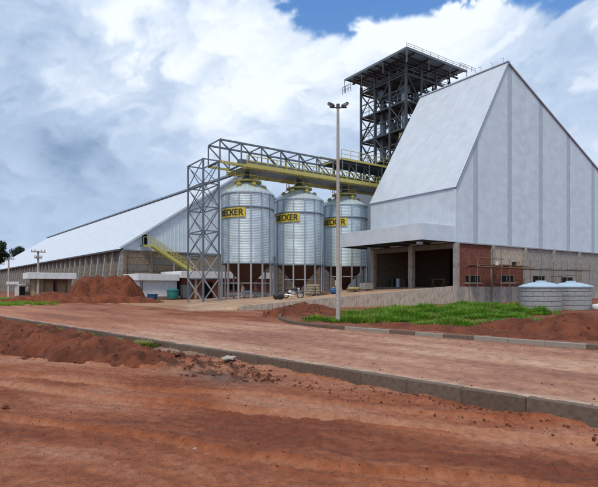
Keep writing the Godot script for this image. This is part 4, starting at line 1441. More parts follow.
func utility_pole(at: Vector3, high: float, label: String, arms: Array) -> void:
	var p := thing("utility_pole", label, "utility pole", at, HALL_TURN, "utility poles before the warehouse")
	var st := mb()
	tube(st, Vector3(0, -0.1, 0), Vector3(0, high, 0), 0.17, 0.11, 10)
	put("pole", st, M.pole_concrete, p)
	for a in arms:
		member("cross_arm", Vector3(-a[1], high - a[0], 0.14), Vector3(a[1], high - a[0], 0.14), 0.12, M.wood_grey, p)
		for x in [-0.9, -0.45, 0.45, 0.9]:
			st = mb()
			lathe(st, [Vector2(0.0, 0.0), Vector2(0.04, 0.0), Vector2(0.04, 0.08), Vector2(0.075, 0.09), Vector2(0.05, 0.16), Vector2(0.07, 0.17), Vector2(0.03, 0.24), Vector2(0.0, 0.24)], 8, false, Vector3(a[1] * x, high - a[0] + 0.06, 0.14))
			put("insulator", st, M.pole_concrete, p)

func build_tank(at: Vector3, turn: float, label: String) -> void:
	var t := thing("water_tank", label, "water tank", at, turn, "round water tanks before the tall hall")
	var st := mb()
	var prof := [Vector2(0.0, 0.0), Vector2(1.08, 0.0), Vector2(1.12, 0.03)]
	for i in 5:
		var y := 0.05 + 0.29 * i
		var r := 1.12 + 0.017 * i
		prof.append_array([Vector2(r, y), Vector2(r + 0.012, y + 0.02), Vector2(r + 0.022, y + 0.23), Vector2(r - 0.012, y + 0.25), Vector2(r - 0.012, y + 0.28)])
	lathe(st, prof, 56, false)
	put("shell", st, M.tank_side, t)
	st = mb()
	lathe(st, [Vector2(1.15, 1.44), Vector2(1.26, 1.44), Vector2(1.275, 1.47), Vector2(1.26, 1.53), Vector2(1.2, 1.55)], 56, false)
	put("rim", st, M.tank_lid, t)
	st = mb()
	var n := 24
	for i in n:
		for k in 5:
			var f := func(a: int, j: int) -> Vector3:
				var q := TAU * a / n
				var r := lerpf(1.21, 0.3, j / 5.0)
				return Vector3(cos(q) * r, 1.55 + 0.22 * (j / 5.0) + (0.035 if a % 3 == 0 and j > 0 and j < 5 else 0.0), sin(q) * r)
			quad(st, f.call(i + 1, k), f.call(i, k), f.call(i, k + 1), f.call(i + 1, k + 1))
	var lid := put("lid", st, M.tank_lid, t)
	st = mb()
	lathe(st, [Vector2(0.31, 1.75), Vector2(0.31, 1.83), Vector2(0.27, 1.86), Vector2(0.0, 1.87)], 24, false)
	put("hatch", st, M.tank_lid, lid)

# ------------------------------------------------------------------ kerbs
func kerb_stone(a: Vector3, b: Vector3, w: float, h: float, y: float, m: Material, parent: Node) -> void:
	var d := b - a
	var st := mb()
	var x := Vector3(d.x, 0, d.z).normalized()
	var z := x.cross(Vector3.UP).normalized()
	var bs := Basis(x, Vector3.UP, -z if false else x.cross(Vector3.UP))
	var mid := (a + b) * 0.5
	box(st, Vector3.ZERO, Vector3(d.length() - rng.randf_range(0.004, 0.014), h, w), 0.012)
	var o := put("kerb_stone", st, m, parent)
	o.transform = Transform3D(Basis(x, Vector3.UP, x.cross(Vector3.UP)) * Basis.from_euler(Vector3(rng.randf_range(-0.03, 0.03), rng.randf_range(-0.006, 0.006), rng.randf_range(-0.006, 0.006))), mid + Vector3(0, y - h * 0.5 + rng.randf_range(-0.008, 0.008), 0))

func build_kerbs() -> void:
	var k := Node3D.new()
	k.name = "near_kerb"
	add_child(k)
	tag(k, "weathered concrete kerb running along the near edge of the dirt road", "", "", "structure")
	var s := -12.0
	var i := 0
	while s < 75.0:
		var l := 0.98
		var m: Material = [M.kerb_concrete, M.kerb_stained, M.kerb_stained][rng.randi() % 3]
		kerb_stone(road_point(s, 7.33 + rng.randf_range(-0.012, 0.012)), road_point(s + l, 7.33 + rng.randf_range(-0.012, 0.012)), 0.15, 0.36, 0.012, m, k)
		s += l
	var f := Node3D.new()
	f.name = "far_kerb"
	add_child(f)
	tag(f, "curved concrete kerb with flaking whitewash around the grassy corner", "", "", "structure")
	s = -10.0
	while s < 19.2:
		var ds := 0.98 / sqrt(1.0 + pow(0.15 * maxf(0.0, s - 12.0), 2.0))
		var a := road_point(s, far_kerb(s))
		var b := road_point(s + ds, far_kerb(s + ds))
		var m: Material = M.kerb_stained if s > 11.5 else ([M.kerb_white, M.kerb_concrete, M.kerb_flaked, M.kerb_flaked][rng.randi() % 4] if s > 5.0 else [M.kerb_concrete, M.kerb_flaked][rng.randi() % 2])
		kerb_stone(a, b, 0.15, 0.36, 0.13, m, f)
		s += ds

# ------------------------------------------------------------------ plants
func grass_mask(x: float, d: float) -> float:
	var s := -0.7071 * x + 0.7071 * d
	var n := 0.7071 * x + 0.7071 * d
	var w: float = 0.55 * nz.a.get_noise_2d(x * 2.0, d * 2.0) + 0.45 * nz.b.get_noise_2d(x, d)
	var m := 0.0
	for e in [[2.6, 21.4, 2.3, 1.5], [6.6, 18.6, 2.3, 1.5], [8.6, 19.6, 1.5, 1.3], [5.4, 23.4, 1.5, 1.6], [8.6, 23.6, 2.2, 1.7], [8.2, 29.5, 2.8, 3.2], [11.8, 26.6, 1.9, 1.5], [12.6, 34.0, 2.6, 3.0], [3.6, 27.0, 1.6, 1.5]]:
		var q := Vector2((x - e[0]) / e[2], (d - e[1]) / e[3]).length()
		m = maxf(m, 1.15 - q * q + w)
	m = clampf(m, 0.0, 1.0)
	m *= smoothstep(0.45, 0.9, n - far_kerb(s))
	return m

func build_grass() -> void:
	var patches := noise(71, 0.16, 3)
	var tones := [Vector3(0.12, 0.28, 0.015), Vector3(0.06, 0.19, 0.012), Vector3(0.27, 0.40, 0.04), Vector3(0.26, 0.27, 0.08)]
	var xf := [[], [], []]
	var cl := [[], [], []]
	var wall := func(x: float, d: float) -> bool:
		var q := Basis(Vector3.UP, -HALL_TURN) * (Vector3(x, 0, -d) - HALL_AT)
		return q.z > 0.5
	var tries := 0
	while tries < 30000:
		tries += 1
		var d := 15.0 + 30.0 * pow(rng.randf(), 1.5)
		var x := rng.randf_range(0.0, 17.5)
		var m := grass_mask(x, d)
		if m <= 0.02 or not wall.call(x, d): continue
		var t: float = patches.get_noise_2d(x * 1.5, d * 2.6)
		if rng.randf() > m: continue
		var s := -0.7071 * x + 0.7071 * d
		var n := 0.7071 * x + 0.7071 * d
		var h := (0.16 + 0.2 * rng.randf()) * clampf(0.55 + 0.5 * m + t * 2.2, 0.3, 2.0)
		var k := rng.randi() % 3
		var b := Basis(Vector3.UP, rng.randf() * TAU) * Basis.from_scale(Vector3(0.85, h, 0.85) * Vector3(rng.randf_range(0.7, 1.2), 1, rng.randf_range(0.7, 1.2)))
		xf[k].append(Transform3D(b, Vector3(x, ground_y(s, n) - 0.02, -d)))
		var tone: Vector3 = tones[0].lerp(tones[1], clampf(0.5 - t * 2.0 + rng.randf_range(-0.3, 0.3), 0, 1))
		if rng.randf() < 0.3: tone = tone.lerp(tones[2], 0.7)
		if rng.randf() < 0.14: tone = tones[3]
		cl[k].append(Color(tone.x, tone.y, tone.z))
	var g := Node3D.new()
	g.name = "grass"
	add_child(g)
	tag(g, "bright green grass growing between the kerb and the ramp wall", "grass", "", "stuff")
	for k in 3:
		scatter("grass_tufts", tuft_mesh(200 + k, 44, 0.22), M.grass, xf[k], cl[k], g)
	# low weeds on the left, by the boundary wall and by the kerb
	var xs := []
	var cs := []
	for i in 2400:
		var x := 0.0
		var d := 0.0
		if i < 1500:
			d = rng.randf_range(40.0, 58.0)
			x = -0.60 * d + 2.2 * rng.randfn() - 1.0
		else:
			var s := rng.randf_range(16.5, 26.0)
			var n := rng.randf_range(6.1, 7.15)
			if i % 3 == 0:
				s = rng.randf_range(13.0, 16.5)
				n = rng.randf_range(6.5, 7.15)
			x = road_point(s, n).x
			d = -road_point(s, n).z
		var s2 := -0.7071 * x + 0.7071 * d
		var n2 := 0.7071 * x + 0.7071 * d
		if patches.get_noise_2d(x * 3.0, d * 3.0) < -0.12: continue
		var h := rng.randf_range(0.15, 0.34) * (1.5 if i < 1500 else 0.55)
		xs.append(Transform3D(Basis(Vector3.UP, rng.randf() * TAU) * Basis.from_scale(Vector3(0.9, h, 0.9)), Vector3(x, ground_y(s2, n2) - 0.02, -d)))
		var tone: Vector3 = tones[0].lerp(tones[2], rng.randf())
		if i >= 1500 and rng.randf() < 0.6: tone = Vector3(0.30, 0.26, 0.10)
		cs.append(Color(tone.x, tone.y, tone.z))
	var w := scatter("weeds", tuft_mesh(210, 36, 0.24), M.grass, xs, cs)
	tag(w, "thin yellow-green weeds along the left of the road", "weeds")

func build_tree(at: Vector3, high: float, rad: float, sd: int, label: String, tone: Vector3) -> void:
	var t := thing("tree", label, "tree", at, 0.0, "trees behind the far end of the warehouse")
	var r := RandomNumberGenerator.new()
	r.seed = sd
	var st := mb()
	tube(st, Vector3(0, -0.3, 0), Vector3(0.3, high * 0.5, 0.2), rad * 0.09, rad * 0.06, 9)
	tube(st, Vector3(0.3, high * 0.5, 0.2), Vector3(0.1, high * 0.93, 0), rad * 0.06, rad * 0.015, 8)
	var lobes := []
	for i in 11:
		var y := high * lerpf(0.34, 0.95, i / 10.0)
		var a := r.randf() * TAU
		var reach := rad * r.randf_range(0.35, 0.85) * (1.05 - 0.55 * i / 10.0)
		var p := Vector3(cos(a) * reach, y, sin(a) * reach)
		tube(st, Vector3(0.2, y - high * 0.07, 0.1), p, rad * 0.03, rad * 0.01, 6)
		lobes.append([p, rad * r.randf_range(0.32, 0.55)])
	put("trunk", st, M.bark, t)
	st = mb()
	for l in lobes:
		for i in 620:
			var d := Vector3(r.randfn(), r.randfn() * 0.7, r.randfn()).limit_length(2.0) * 0.55
			var p: Vector3 = l[0] + d * l[1]
			var q := Basis.from_euler(Vector3(r.randf() * TAU, r.randf() * TAU, r.randf() * TAU))
			var w := r.randf_range(0.2, 0.45)
			var k := r.randf_range(0.6, 1.35)
			st.set_color(Color(tone.x * k, tone.y * k, tone.z * k))
			tri(st, p + q * Vector3(-w, 0, 0), p + q * Vector3(w, 0, 0.2 * w), p + q * Vector3(0.1, w * 1.9, 0))
	put("crown", st, M.leaf, t)

# ------------------------------------------------------------------ person: joints with radii, one smooth surface
func cap_dist(p: Vector3, a: Vector3, b: Vector3, ra: float, rb: float) -> float:
	var ab := b - a
	var t := clampf((p - a).dot(ab) / ab.length_squared(), 0.0, 1.0)
	return p.distance_to(a + ab * t) - lerpf(ra, rb, t)

func body_mesh(bones: Array, lo: Vector3, hi: Vector3, c: float, blend: float) -> ArrayMesh:
	var n := Vector3i(((hi - lo) / c).ceil()) + Vector3i.ONE
	var f := PackedFloat32Array()
	f.resize(n.x * n.y * n.z)
	for x in n.x:
		for y in n.y:
			for z in n.z:
				var p := lo + Vector3(x, y, z) * c
				var d := 9.0
				for b in bones:
					var e := cap_dist(p, b[0], b[1], b[2], b[3])
					var h := clampf(0.5 + 0.5 * (d - e) / blend, 0.0, 1.0)
					d = lerpf(d, e, h) - blend * h * (1.0 - h)
				f[(x * n.y + y) * n.z + z] = d
	var at := func(x: int, y: int, z: int) -> float: return f[(x * n.y + y) * n.z + z]
	var cell := {}
	for x in n.x - 1:
		for y in n.y - 1:
			for z in n.z - 1:
				var sum := Vector3.ZERO
				var k := 0
				for e in [[0,0,0,1,0,0],[0,1,0,1,1,0],[0,0,1,1,0,1],[0,1,1,1,1,1],[0,0,0,0,1,0],[1,0,0,1,1,0],[0,0,1,0,1,1],[1,0,1,1,1,1],[0,0,0,0,0,1],[1,0,0,1,0,1],[0,1,0,0,1,1],[1,1,0,1,1,1]]:
					var a: float = at.call(x + e[0], y + e[1], z + e[2])
					var b: float = at.call(x + e[3], y + e[4], z + e[5])
					if (a < 0.0) != (b < 0.0):
						sum += Vector3(e[0], e[1], e[2]).lerp(Vector3(e[3], e[4], e[5]), a / (a - b))
						k += 1
				if k > 0: cell[Vector3i(x, y, z)] = lo + (Vector3(x, y, z) + sum / k) * c
	var st := mb()
	st.set_smooth_group(0)
	for q in cell:
		for ax in 3:
			var d1 := (ax + 1) % 3
			var d2 := (ax + 2) % 3
			var o := Vector3i.ZERO
			o[ax] = 1
			var a: float = at.call(q.x, q.y, q.z)
			var b: float = at.call(q.x + o.x, q.y + o.y, q.z + o.z)
			if (a < 0.0) == (b < 0.0): continue
			var e1 := Vector3i.ZERO
			e1[d1] = -1
			var e2 := Vector3i.ZERO
			e2[d2] = -1
			if not (cell.has(q + e1) and cell.has(q + e2) and cell.has(q + e1 + e2)): continue
			var v := [cell[q], cell[q + e1], cell[q + e1 + e2], cell[q + e2]]
			if a > 0.0: v.reverse()
			for i in [0, 2, 1, 0, 3, 2]:
				st.add_vertex(v[i])
	st.index()
	st.generate_normals()
	return st.commit()

func build_person(at: Vector3, turn: float, label: String) -> void:
	var p := thing("person", label, "person", at, turn)
	var B := []
	var skin := []
	for k in [-1.0, 1.0]:
		B.append([Vector3(0.09 * k, 0.86, 0), Vector3(0.11 * k, 0.47, 0.02), 0.088, 0.062])
		B.append([Vector3(0.11 * k, 0.47, 0.02), Vector3(0.12 * k, 0.09, -0.02), 0.06, 0.042])
		B.append([Vector3(0.12 * k, 0.045, -0.03), Vector3(0.14 * k, 0.035, 0.15), 0.045, 0.035])
		B.append([Vector3(0.17 * k, 1.36, 0), Vector3(0.24 * k, 1.10, -0.01), 0.055, 0.045])
		B.append([Vector3(0.24 * k, 1.10, -0.01), Vector3(0.22 * k, 0.88, 0.08), 0.042, 0.032])
		B.append([Vector3(0.22 * k, 0.87, 0.085), Vector3(0.215 * k, 0.78, 0.12), 0.034, 0.022])
	B.append([Vector3(0, 0.92, 0), Vector3(0, 1.15, 0.01), 0.125, 0.12])
	B.append([Vector3(-0.06, 1.28, 0), Vector3(0.06, 1.28, 0), 0.125, 0.125])
	B.append([Vector3(0, 1.35, 0), Vector3(0, 1.47, 0.01), 0.055, 0.05])
	B.append([Vector3(0, 1.53, 0.015), Vector3(0, 1.60, 0.005), 0.075, 0.088])
	putm("body", body_mesh(B, Vector3(-0.36, -0.02, -0.22), Vector3(0.36, 1.72, 0.26), 0.024, 0.03), M.skin, p)
	var sh := []
	for k in [-1.0, 1.0]:
		sh.append([Vector3(0.16 * k, 1.37, 0), Vector3(0.225 * k, 1.14, -0.01), 0.068, 0.062])
	sh.append([Vector3(0, 0.90, 0), Vector3(0, 1.15, 0.01), 0.145, 0.135])
	sh.append([Vector3(-0.06, 1.28, 0), Vector3(0.06, 1.28, 0), 0.138, 0.138])
	putm("shirt", body_mesh(sh, Vector3(-0.36, 0.70, -0.22), Vector3(0.36, 1.52, 0.24), 0.024, 0.03), M.shirt, p)
	var tr := []
	for k in [-1.0, 1.0]:
		tr.append([Vector3(0.085 * k, 0.86, 0), Vector3(0.11 * k, 0.47, 0.02), 0.105, 0.08])
		tr.append([Vector3(0.11 * k, 0.47, 0.02), Vector3(0.12 * k, 0.12, -0.02), 0.078, 0.066])
	tr.append([Vector3(-0.03, 0.93, 0), Vector3(0.03, 0.93, 0), 0.135, 0.135])
	putm("trousers", body_mesh(tr, Vector3(-0.3, 0.02, -0.22), Vector3(0.3, 1.1, 0.2), 0.024, 0.02), M.trousers, p)
	putm("hair", body_mesh([[Vector3(0, 1.60, -0.03), Vector3(0, 1.66, -0.005), 0.088, 0.082]], Vector3(-0.14, 1.46, -0.18), Vector3(0.14, 1.78, 0.14), 0.02, 0.02), M.hair, p)

func build_motorcycle() -> void:
	var yb := platform_y(-14.35, 5.1)
	var m := thing("motorcycle", "small black motorcycle parked on the sand before the silos", "motorcycle", hall_point(-14.35, yb, 5.1), -0.25)
	for x in [-0.62, 0.62]:
		var w := Node3D.new()
		w.name = "wheel"
		m.add_child(w, true)
		w.position = Vector3(x, 0.3, 0)
		w.rotation.x = PI / 2
		var st := mb()
		var pr := []
		for i in 9: pr.append(Vector2(0.255 - 0.045 * cos(TAU * i / 8.0), 0.045 * sin(TAU * i / 8.0)))
		lathe(st, pr, 24)
		put("tyre", st, M.rubber, w)
		st = mb()
		lathe(st, [Vector2(0.215, -0.025), Vector2(0.2, -0.025), Vector2(0.2, 0.025), Vector2(0.215, 0.025)], 24, false)
		for i in 8:
			var a := TAU * i / 8.0
			sbar(st, Vector3(cos(a), 0, sin(a)) * 0.04, Vector3(cos(a), 0, sin(a)) * 0.2, 0.012)
		tube(st, Vector3(0, -0.06, 0), Vector3(0, 0.06, 0), 0.05, 0.05, 10)
		put("rim", st, M.chrome, w)
	var st := mb()
	for z in [-0.08, 0.08]: tube(st, Vector3(0.62, 0.3, z), Vector3(0.40, 0.86, z), 0.025, 0.03, 8)
	put("fork", st, M.chrome, m)
	st = mb()
	tube(st, Vector3(0.42, 0.8, 0), Vector3(0.05, 0.35, 0), 0.03, 0.03, 8)
	tube(st, Vector3(0.05, 0.35, 0), Vector3(-0.3, 0.38, 0), 0.03, 0.03, 8)
	tube(st, Vector3(-0.3, 0.38, 0), Vector3(-0.62, 0.3, 0.08), 0.025, 0.025, 8)
	tube(st, Vector3(-0.3, 0.38, 0), Vector3(-0.45, 0.68, 0), 0.025, 0.025, 8)
	put("frame", st, M.black_plastic, m)
	bx("engine", Vector3(0.05, 0.42, 0), Vector3(0.34, 0.26, 0.22), M.leg_steel, m, 0.04)
	putm("fuel_tank", body_mesh([[Vector3(-0.02, 0.76, 0), Vector3(0.28, 0.8, 0), 0.1, 0.12]], Vector3(-0.2, 0.58, -0.18), Vector3(0.46, 0.98, 0.18), 0.03, 0.02), M.black_plastic, m)
	putm("seat", body_mesh([[Vector3(-0.12, 0.72, 0), Vector3(-0.6, 0.76, 0), 0.085, 0.07]], Vector3(-0.72, 0.58, -0.15), Vector3(0.0, 0.88, 0.15), 0.025, 0.02), M.black_plastic, m)
	st = mb()
	sbar(st, Vector3(0.4, 0.88, -0.08), Vector3(0.3, 1.0, -0.34), 0.03)
	sbar(st, Vector3(0.4, 0.88, 0.08), Vector3(0.3, 1.0, 0.34), 0.03)
	sbar(st, Vector3(0.4, 0.88, -0.08), Vector3(0.4, 0.88, 0.08), 0.03)
	put("handlebar", st, M.black_plastic, m)
	st = mb()
	tube(st, Vector3(0.44, 0.82, 0), Vector3(0.56, 0.81, 0), 0.07, 0.09, 12)
	put("headlight", st, M.lens, m)
	bx("mudguard", Vector3(0.64, 0.62, 0), Vector3(0.34, 0.02, 0.12), M.white_paint, m)
	bx("side_panel", Vector3(-0.25, 0.58, 0.0), Vector3(0.26, 0.18, 0.2), M.white_paint, m, 0.03)
	st = mb()
	tube(st, Vector3(0.1, 0.26, 0.13), Vector3(-0.65, 0.34, 0.15), 0.03, 0.05, 8)
	put("exhaust", st, M.chrome, m)
	rod("kickstand", Vector3(-0.1, 0.3, 0.05), Vector3(-0.05, 0.0, 0.22), 0.014, M.dark_steel, m)

func lump(called: String, size: Vector3, sd: int, m: Material, parent: Node, at := Vector3.ZERO) -> MeshInstance3D:
	var n := noise(sd, 1.1, 3)
	var st := mb()
	st.set_smooth_group(0)
	var f := func(i: int, j: int) -> Vector3:
		var th := PI * i / 10.0
		var ph := TAU * (j % 16) / 16.0
		var d := Vector3(sin(th) * cos(ph), cos(th), sin(th) * sin(ph))
		d = Vector3(signf(d.x) * pow(absf(d.x), 0.55), signf(d.y) * pow(absf(d.y), 0.6), signf(d.z) * pow(absf(d.z), 0.55))
		return at + (d * (1.0 + 0.22 * n.get_noise_3dv(d * 1.5)) * 0.5 + Vector3(0, 0.5, 0)) * size
	for i in 10:
		for j in 16:
			for p in [f.call(i, j), f.call(i + 1, j), f.call(i + 1, j + 1), f.call(i, j), f.call(i + 1, j + 1), f.call(i, j + 1)]:
				st.add_vertex(p)
	st.index()
	st.generate_normals()
	return put(called, st, m, parent)

func pallet(parent: Node) -> void:
	for k in 5: bx("slat", Vector3(0, 0.12, -0.44 + 0.22 * k), Vector3(1.1, 0.025, 0.14), M.wood_grey, parent)
	for k in 3: bx("bearer", Vector3(-0.48 + 0.48 * k, 0.055, 0), Vector3(0.1, 0.1, 1.0), M.wood_grey, parent)

func build_yard_things() -> void:
	build_motorcycle()
	var f := func(v: float, u: float) -> Vector3: return hall_point(v, platform_y(v, u) + 0.02, u)
	var b := thing("black_bundle", "low black tarpaulin bundle lying on the sand beside the motorcycle", "bundle", f.call(-15.4, 5.7), 0.3)
	lump("tarpaulin", Vector3(0.85, 0.5, 0.6), 301, M.black_plastic, b)
	rod("strap", Vector3(-0.36, 0.47, 0.02), Vector3(0.36, 0.48, 0.02), 0.015, M.leg_steel, b)
	var p := thing("bag_pallet", "pallet stacked with beige bags between the silos and the ramp wall", "pallet", f.call(-11.2, 6.6), HALL_TURN)
	pallet(p)
	for k in 4:
		for q in 2:
			lump("bag", Vector3(0.54, 0.24, 0.95), 310 + k * 2 + q, M.beige_bag, p, Vector3(-0.27 + 0.54 * q, 0.13 + 0.21 * k, 0))
	var c := thing("blue_bundle", "small blue tarpaulin bundle on the sand left of a yellow cover", "bundle", f.call(-8.5, 7.1), 0.1)
	lump("tarpaulin", Vector3(0.62, 0.5, 0.6), 330, M.blue_plastic, c)
	lump("cord_roll", Vector3(0.3, 0.14, 0.3), 331, M.beige_bag, c, Vector3(0.05, 0.48, 0.05))
	var d := thing("yellow_bundle", "flat stack under a dull yellow cover beside the dock", "bundle", f.call(-5.6, 7.5), HALL_TURN)
	pallet(d)
	lump("cover", Vector3(1.15, 0.34, 1.0), 340, M.yellow_tarp, d, Vector3(0, 0.13, 0))
	var e := thing("block_pallet", "pallet of grey concrete blocks nearest the dock opening", "pallet", f.call(-3.7, 7.8), HALL_TURN)
	pallet(e)
	for k in 3:
		for q in 3:
			for w in 2:
				bx("block", Vector3(-0.36 + 0.36 * q, 0.24 + 0.2 * k, -0.23 + 0.46 * w), Vector3(0.34, 0.19, 0.42), M.concrete, e, 0.008)
	var g := thing("timber_stack", "short stack of rough timber lying beside the pallet of beige bags", "timber", f.call(-9.8, 6.9), HALL_TURN)
	for k in 3:
		for q in 4:
			bx("board", Vector3(0.02 * k, 0.05 + 0.1 * k, -0.3 + 0.19 * q), Vector3(1.3 - 0.06 * q, 0.08, 0.17), M.wood, g, 0.006)
	var s := thing("white_sack", "white sack lying on the soil right of the water tanks", "sack", Vector3(18.55, 0.08, -30.6), 0.4)
	lump("sack_body", Vector3(0.8, 0.42, 0.55), 350, M.white_paint, s)
	lump("sack_neck", Vector3(0.2, 0.16, 0.18), 351, M.white_paint, s, Vector3(0.44, 0.14, 0))
	build_person(Vector3(-32.7, 0.02, -59.7), 0.5, "person in a grey shirt and dark trousers standing by the tarpaulin shelter")

func build_stones() -> void:
	var put_rock := func(called: String, label: String, at: Vector3, size: Vector3, m: Material, sd: int) -> void:
		var o := putm(called, rock_mesh(sd, 8, 12), m)
		o.transform = Transform3D(Basis(Vector3.UP, sd) * Basis.from_scale(size), at)
		tag(o, label, "stone")
	var gy := func(x: float, z: float) -> float:
		return ground_y(-0.7071 * x - 0.7071 * z, 0.7071 * x - 0.7071 * z)
	put_rock.call("white_stone", "tiny white stone alone on the bare soil in the lower left", Vector3(-1.18, gy.call(-1.18, -5.6) + 0.012, -5.6), Vector3(0.055, 0.05, 0.05), M.pale_stone, 401)
	put_rock.call("white_stone", "white stone against the near kerb above the dark soil heap", Vector3(-7.75, gy.call(-7.75, -17.3) + 0.06, -17.3), Vector3(0.26, 0.2, 0.2), M.pale_stone, 402)
	put_rock.call("concrete_chunk", "flat pale concrete chunk among dark clods by the near kerb", Vector3(-1.62, gy.call(-1.62, -11.45) + 0.07, -11.45), Vector3(0.4, 0.13, 0.24), M.pale_stone, 403)
	put_rock.call("soil_lump", "dark broken lump lying in the spoil right of the soil heap", Vector3(-2.95, gy.call(-2.95, -12.1) + 0.05, -12.1), Vector3(0.3, 0.13, 0.22), M.clod, 404)
	put_rock.call("dark_stone", "dark stone on the soil at the left picture edge", Vector3(-4.3, gy.call(-4.3, -7.25) + 0.02, -7.25), Vector3(0.11, 0.08, 0.09), M.clod, 405)
	put_rock.call("white_stone", "pale stone at the right tip of the dark soil heap", Vector3(-3.2, gy.call(-3.2, -11.45) + 0.03, -11.45), Vector3(0.12, 0.1, 0.1), M.stone, 406)
	# loose clods
	var xf := [[], [], []]
	for i in 11000:
		var s := 0.0
		var n := 0.0
		var size := 0.0
		if i < 1500:      # spoil strip by the kerb
			s = rng.randf_range(7.0, 13.0)
			n = rng.randf_range(5.4, 6.95)
			if nz.b.get_noise_2d(s * 1.5, n * 1.5) < -0.05: continue
			size = 0.015 + 0.085 * pow(rng.randf(), 4.0)
		elif i < 2700:    # along the kerb foot
			s = rng.randf_range(0.0, 22.0)
			n = rng.randf_range(6.2, 7.2)
			size = 0.012 + 0.045 * pow(rng.randf(), 3.0)
		elif i > 9500:
			s = rng.randf_range(-2.0, 24.0)
			n = 7.45 + 6.3 * rng.randf()
			if absf(n - 10.6) < 2.0 and rng.randf() < 0.7: continue
			size = 0.008 + 0.03 * pow(rng.randf(), 4.0)
		elif i > 4200:
			s = rng.randf_range(-0.5, 12.0)
			n = rng.randf_range(1.6, 7.1)
			size = 0.004 + 0.012 * pow(rng.randf(), 2.5)
		else:
			s = rng.randf_range(-1.0, 18.0)
			n = rng.randf_range(2.0, 6.6)
			if nz.a.get_noise_2d(s * 1.2 + 4.0, n * 1.7) < 0.08: continue
			size = 0.006 + 0.026 * pow(rng.randf(), 4.0)
		var p := road_point(s, n)
		p.y = (road_y(s, n) if n > 7.4 else ground_y(s, n)) + size * 0.12
		xf[i % 3].append(Transform3D(Basis.from_euler(Vector3(rng.randf() * 6.0, rng.randf() * 6.0, rng.randf() * 6.0)) * Basis.from_scale(Vector3(1, rng.randf_range(0.6, 1), 1) * size), p))
	var g := Node3D.new()
	g.name = "clods"
	add_child(g)
	tag(g, "loose dark red soil clods strewn along the near kerb", "clods", "", "stuff")
	for k in 3: scatter("loose_clods", rock_mesh(500 + k), M.clod, xf[k], [], g)

func build_heaps() -> void:
	var dk := Vector3(0.115, 0.032, 0.014)
	var md := Vector3(0.235, 0.068, 0.029)
	var lt := Vector3(0.40, 0.15, 0.08)
	var p := road_point(15.5, 4.9)
	heap("soil_heap", "long dark red soil heap beside the near kerb in the left foreground", Vector3(p.x, -0.2, p.z), 2.356,
		[[-3.9, 0.9, 1.6, 0.8, 0.3], [-2.6, 0.45, 1.7, 1.15, 0.46], [-1.0, 0.15, 2.0, 1.4, 0.56], [0.9, -0.1, 2.2, 1.6, 0.62], [3.4, -0.3, 2.4, 1.8, 0.60], [6.0, -0.2, 2.4, 1.8, 0.62]], Vector2(8.0, 2.6), 0.05, dk, md, 0.15, 601)
	heap("red_mound", "big red earth mound in front of the warehouse corner", Vector3(-20.6, 0.0, -52.0), 0.3,
		[[-1.7, -0.4, 2.1, 2.8, 2.6], [-0.6, -0.6, 2.3, 2.9, 2.7], [1.0, -0.6, 2.5, 2.8, 2.75], [2.2, -0.5, 2.0, 2.6, 2.75], [0.8, 1.2, 2.8, 2.0, 1.3]], Vector2(6.6, 5.0), 0.13, dk * 1.25, md * 1.1, 0.16, 602)
	heap("red_mound", "low red earth mound at the foot of the big mound, nearer the road", Vector3(-18.0, 0.0, -47.3), 0.3,
		[[0, 0, 2.6, 1.4, 0.95], [2.4, 0.3, 2.4, 1.2, 0.6]], Vector2(5.4, 2.4), 0.12, dk * 1.3, md * 1.2, 0.14, 603)
	heap("red_mound", "long low red mound before the gatehouse", Vector3(-23.4, 0.0, -47.0), 0.2,
		[[0, 0, 3.0, 1.6, 1.05], [-2.4, 0.2, 2.4, 1.4, 0.7], [2.6, 0.2, 2.4, 1.2, 0.6]], Vector2(5.6, 2.6), 0.13, dk * 1.3, md * 1.2, 0.14, 604)
	heap("red_mound", "small red soil mound at the curved kerb end left of the grass", Vector3(0.1, 0.05, -28.0), 0.4,
		[[0, 0, 1.7, 1.3, 0.62], [-1.2, 0.6, 1.3, 1.0, 0.38], [0.3, 2.4, 1.4, 1.3, 0.32], [1.1, -0.3, 1.0, 0.9, 0.5]], Vector2(3.2, 4.0), 0.08, dk * 1.15, md, 0.12, 605)
	heap("red_mound", "fresh red soil mound behind the kerb in front of the water tanks", road_point(4.6, 16.7) + Vector3(0, 0.1, 0), 2.356,
		[[0, 0, 1.9, 1.5, 0.66], [2.0, 0.2, 1.6, 1.2, 0.4], [-2.0, -0.1, 2.0, 1.6, 0.74], [-4.0, 0, 2.0, 1.6, 0.6]], Vector2(5.6, 2.3), 0.07, dk * 1.1, md, 0.1, 606)
	heap("red_mound", "low red soil bank between kerb and grass right of the lamp post", road_point(8.2, 15.3) + Vector3(0, 0.08, 0), 2.356,
		[[0, 0, 2.6, 0.8, 0.2], [2.0, 0.1, 1.5, 0.7, 0.17], [-2.6, -0.1, 2.0, 0.7, 0.2]], Vector2(5.0, 1.3), 0.07, dk * 1.2, md, 0.07, 607)

